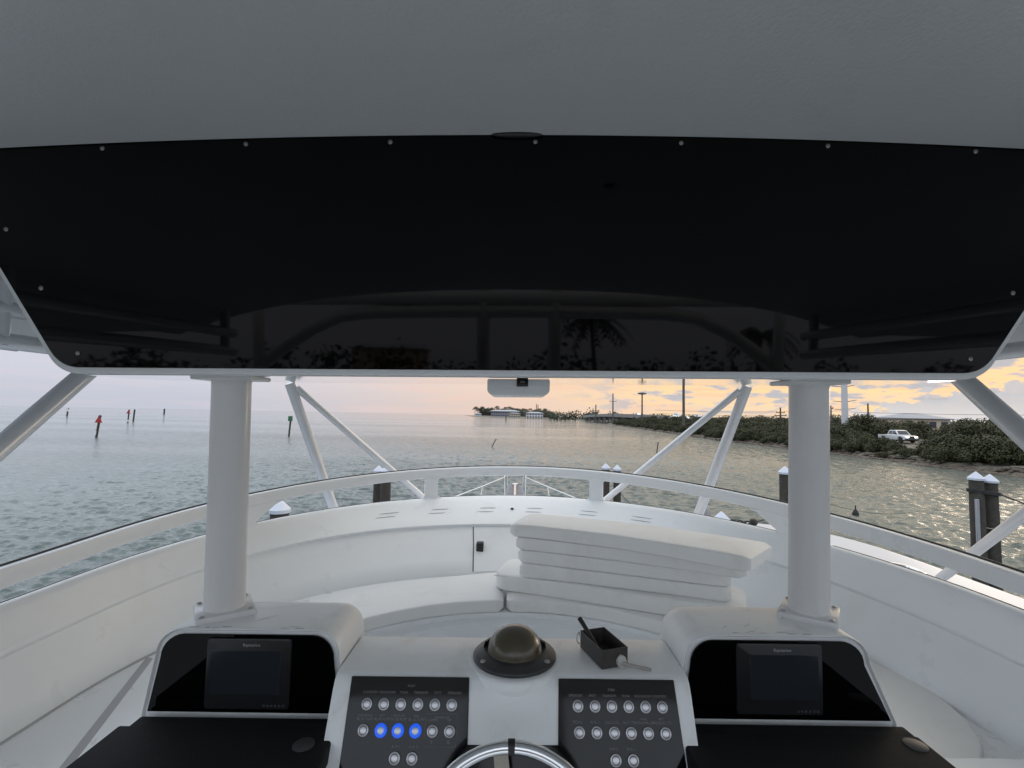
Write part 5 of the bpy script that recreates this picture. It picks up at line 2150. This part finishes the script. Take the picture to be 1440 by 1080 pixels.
def palm_meshes(seed, h):
    rng = random.Random(seed)
    mb = MB()
    lean = rng.uniform(-0.12, 0.12) * h
    pts = [(lean * (i / 6) ** 2, 0, h * i / 6 - 0.3) for i in range(7)]
    mb.tube(pts, [0.26 - 0.12 * i / 6 for i in range(7)], 6)
    trunk = plain_mesh('trunk', mb.v, mb.f, 'bark')
    vs, fs = [], []
    top_ = Vector(pts[-1])
    nf = 24
    for i in range(nf):
        a = 2 * PI * i / nf + rng.uniform(-0.2, 0.2)
        rise = rng.uniform(-0.25, 0.9)
        L = h * 0.30 * rng.uniform(0.85, 1.1) + 0.6
        d = Vector((math.cos(a), math.sin(a), 0))
        side = Vector((-d.y, d.x, 0))
        prev = None
        for k in range(6):
            u = k / 5
            p = top_ + d * (L * u) + Vector((0, 0, L * (rise * u - (0.55 + 0.45 * rise) * u * u * 1.25)))
            if prev is not None:
                w_ = L * 0.24 * (1 - 0.4 * u)
                for s in (-1, 1):
                    for hk in range(2):
                        q = prev.lerp(p, hk / 2)
                        q2 = prev.lerp(p, (hk + 0.8) / 2)
                        tip = q.lerp(q2, 0.9) + side * s * w_ + Vector((0, 0, -w_ * 0.75)) + d * w_ * 0.5
                        n0 = len(vs)
                        vs.extend([tuple(q), tuple(q2), tuple(tip)])
                        fs.append((n0, n0 + 1, n0 + 2))
            prev = p
    crown = plain_mesh('crown', vs, fs, 'palm_leaf')
    return crown, trunk


PALM = [palm_meshes(i, h) for i, h in enumerate((11.0, 13.0, 9.0, 12.0))]


def palm(x, y, zg, s, label, group='palms on the far point', k=None, rng=random):
    t_ = bpy.data.objects.new('palm_tree', None)
    COL.objects.link(t_)
    t_.location = (x, y, zg + EYE)
    t_.scale = (s, s, s)
    t_.rotation_euler = (0, 0, rng.uniform(0, 6.28))
    tag(t_, label, 'palm', group)
    for nm, me in zip(('crown', 'trunk'), PALM[rng.randrange(4) if k is None else k]):
        o = bpy.data.objects.new(nm, me)
        COL.objects.link(o)
        o.parent = t_


rp = random.Random(12)
# along the point: distance follows its shoreline
for i in range(52):
    u = i / 51
    px = -0.088 + 0.158 * u                     # bearing (x / y)
    yy = 1180 * (1 - u) ** 1.4 + 680 + rp.uniform(0, 60)
    yy = min(yy, 1300)
    palm(px * yy + rp.uniform(-4, 4), yy, -EYE + 1.2, (yy / 760) * rp.uniform(0.85, 1.2), 'palm in the row along the far point', rng=rp)

rt = np.random.default_rng(9)
lobes = []
for i in range(70):
    u = i / 69
    px = -0.075 + 0.150 * u + rt.uniform(-0.002, 0.002)
    yy = min(1180 * (1 - u) ** 1.4 + 700, 1290) + rt.uniform(10, 60)
    s = yy / 700
    h = rt.uniform(6.0, 11.5) * s
    lobes.append((px * yy, yy, h * 0.5 + 1.0, 5.0 * s, 5 * s, h * 0.55))
vs, fs = leaf_cloud(lobes, 16000, 1.2, rng=rt, thin=0.2)
o = bpy.data.objects.new('far_point_trees', plain_mesh('far_point_trees', vs, fs, 'far_leaf'))
COL.objects.link(o)
tag(o, 'low dark trees massed behind the houses of the far point', None, None, 'stuff')
lobes = []
for i in range(120):
    u = rt.uniform(0, 1)
    px = 0.080 + 0.9 * u
    yy = rt.uniform(430, 560) if px < 0.35 else rt.uniform(250, 420)
    h = rt.uniform(4.0, 6.6) * (yy / 480)
    lobes.append((px * yy, yy, h * 0.5 + 1.0, 9.0, 8.0, h * 0.75))
for px, yy, h in ((0.155, 470, 11), (0.163, 470, 10), (0.118, 480, 9), (0.125, 480, 9), (0.106, 500, 8), (0.20, 460, 9), (0.205, 460, 8)):
    lobes.append((px * yy, yy, h * 0.55 + 1, 5.5, 5, h * 0.55))
vs, fs = leaf_cloud(lobes, 15000, 1.0, rng=rt, thin=0.3)
o = bpy.data.objects.new('far_wood', plain_mesh('far_wood', vs, fs, 'far_leaf'))
COL.objects.link(o)
tag(o, 'far dark line of woods beyond the bridge and the mangroves', None, None, 'stuff')

house('hotel', 'long grey two storey building among palms on the far point', -46, 4, 880, 896, -EYE + 1, 6.2, 9.0, 'house_grey', 'roof_grey', 2, 12, hip=True)
house('villa', 'bright white two storey house at the water on the far point', 14.0, 38.0, 690, 704, -EYE + 0.6, 3.0, 5.0, 'house_white', 'roof_grey', 2, 6, hip=True)
house('beach_hut', 'small white building at the left tip of the far point', -98, -84, 1150, 1160, -EYE + 1, 1.4, 3.5, 'house_white', 'roof_grey', 1, 3)
house('boat_shed', 'small white shed right of the white house on the far shore', 50.0, 57.0, 668, 676, -EYE + 0.6, 0.0, 1.6, 'house_white', 'roof_grey', 1, 2)
house('condominium', 'pale block half hidden behind the palms of the far point', -12, 6, 760, 772, -EYE + 0.8, 2.4, 3.6, 'house_tan', 'roof_grey', 2, 5)
for i, px in enumerate((0.072, 0.080, 0.088, 0.098, 0.108, 0.119, 0.131)):
    yy = 900
    pole('far_pole', px * yy, yy, -3.0, (8.5, 9.5, 12.0, 9.0, 11.0, 10.0, 9.0)[i], 0.36, 0.25, 'thin distant utility pole in the row right of the far point', group='distant row of poles')
tw = thing('far_tower', 'pair of tall bare masts among the palms behind the white house', 'mast', (30.5, 720, -3), None, boat=False)
for dx in (-1.2, 1.6):
    mb = MB()
    mb.tube([(30.5 + dx, 720, -3), (30.5 + dx * 0.8, 720, 16.5 - dx * 0.4)], [1.0, 0.55], 6)
    mb.build('mast_leg', 'wood_pole', tw, boat=False)

# ------------------------------------------------------------------ astern: only seen mirrored in the glossy fascia
mb = MB()
mb.grid([[(-200, -26, -EYE - 0.5), (200, -26, -EYE - 0.5)], [(-200, -27, -EYE + 1.4), (200, -27, -EYE + 1.4)], [(-200, -160, -EYE + 1.8), (200, -160, -EYE + 1.8)]])
o = mb.build('quay_ground', 'ground_sand', None, boat=False)
tag(o, 'marina quay astern, mirrored in the glossy fascia', None, None, 'structure')
lobes = []
for i in range(60):
    x = -110 + 220 * i / 59 + rt.uniform(-2, 2)
    h = rt.uniform(3.0, 7.5)
    lobes.append((x, -75 + rt.uniform(-8, 8), h * 0.5 + 1.5, 3.6, 3, h * 0.6))
vs, fs = leaf_cloud(lobes, 6000, 0.55, rng=rt, thin=0.3)
o = bpy.data.objects.new('quay_trees', plain_mesh('quay_trees', vs, fs, 'far_leaf'))
COL.objects.link(o)
tag(o, 'dark line of trees behind the quay astern', None, None, 'stuff')
palm(5.6, -32, -EYE + 1.4, 0.88, 'palm on the quay astern, mirrored near the middle of the fascia', group='palms on the quay', k=2)
palm(17.2, -33, -EYE + 1.4, 0.62, 'palm on the quay astern, mirrored right of the middle of the fascia', group='palms on the quay', k=0)
house('quay_building', 'pale flat building on the quay astern, mirrored in the fascia', -37, -22, -118, -106, -EYE + 1.5, 5.0, 6.4, 'house_tan', 'roof_grey', 2, 6, hip=False)
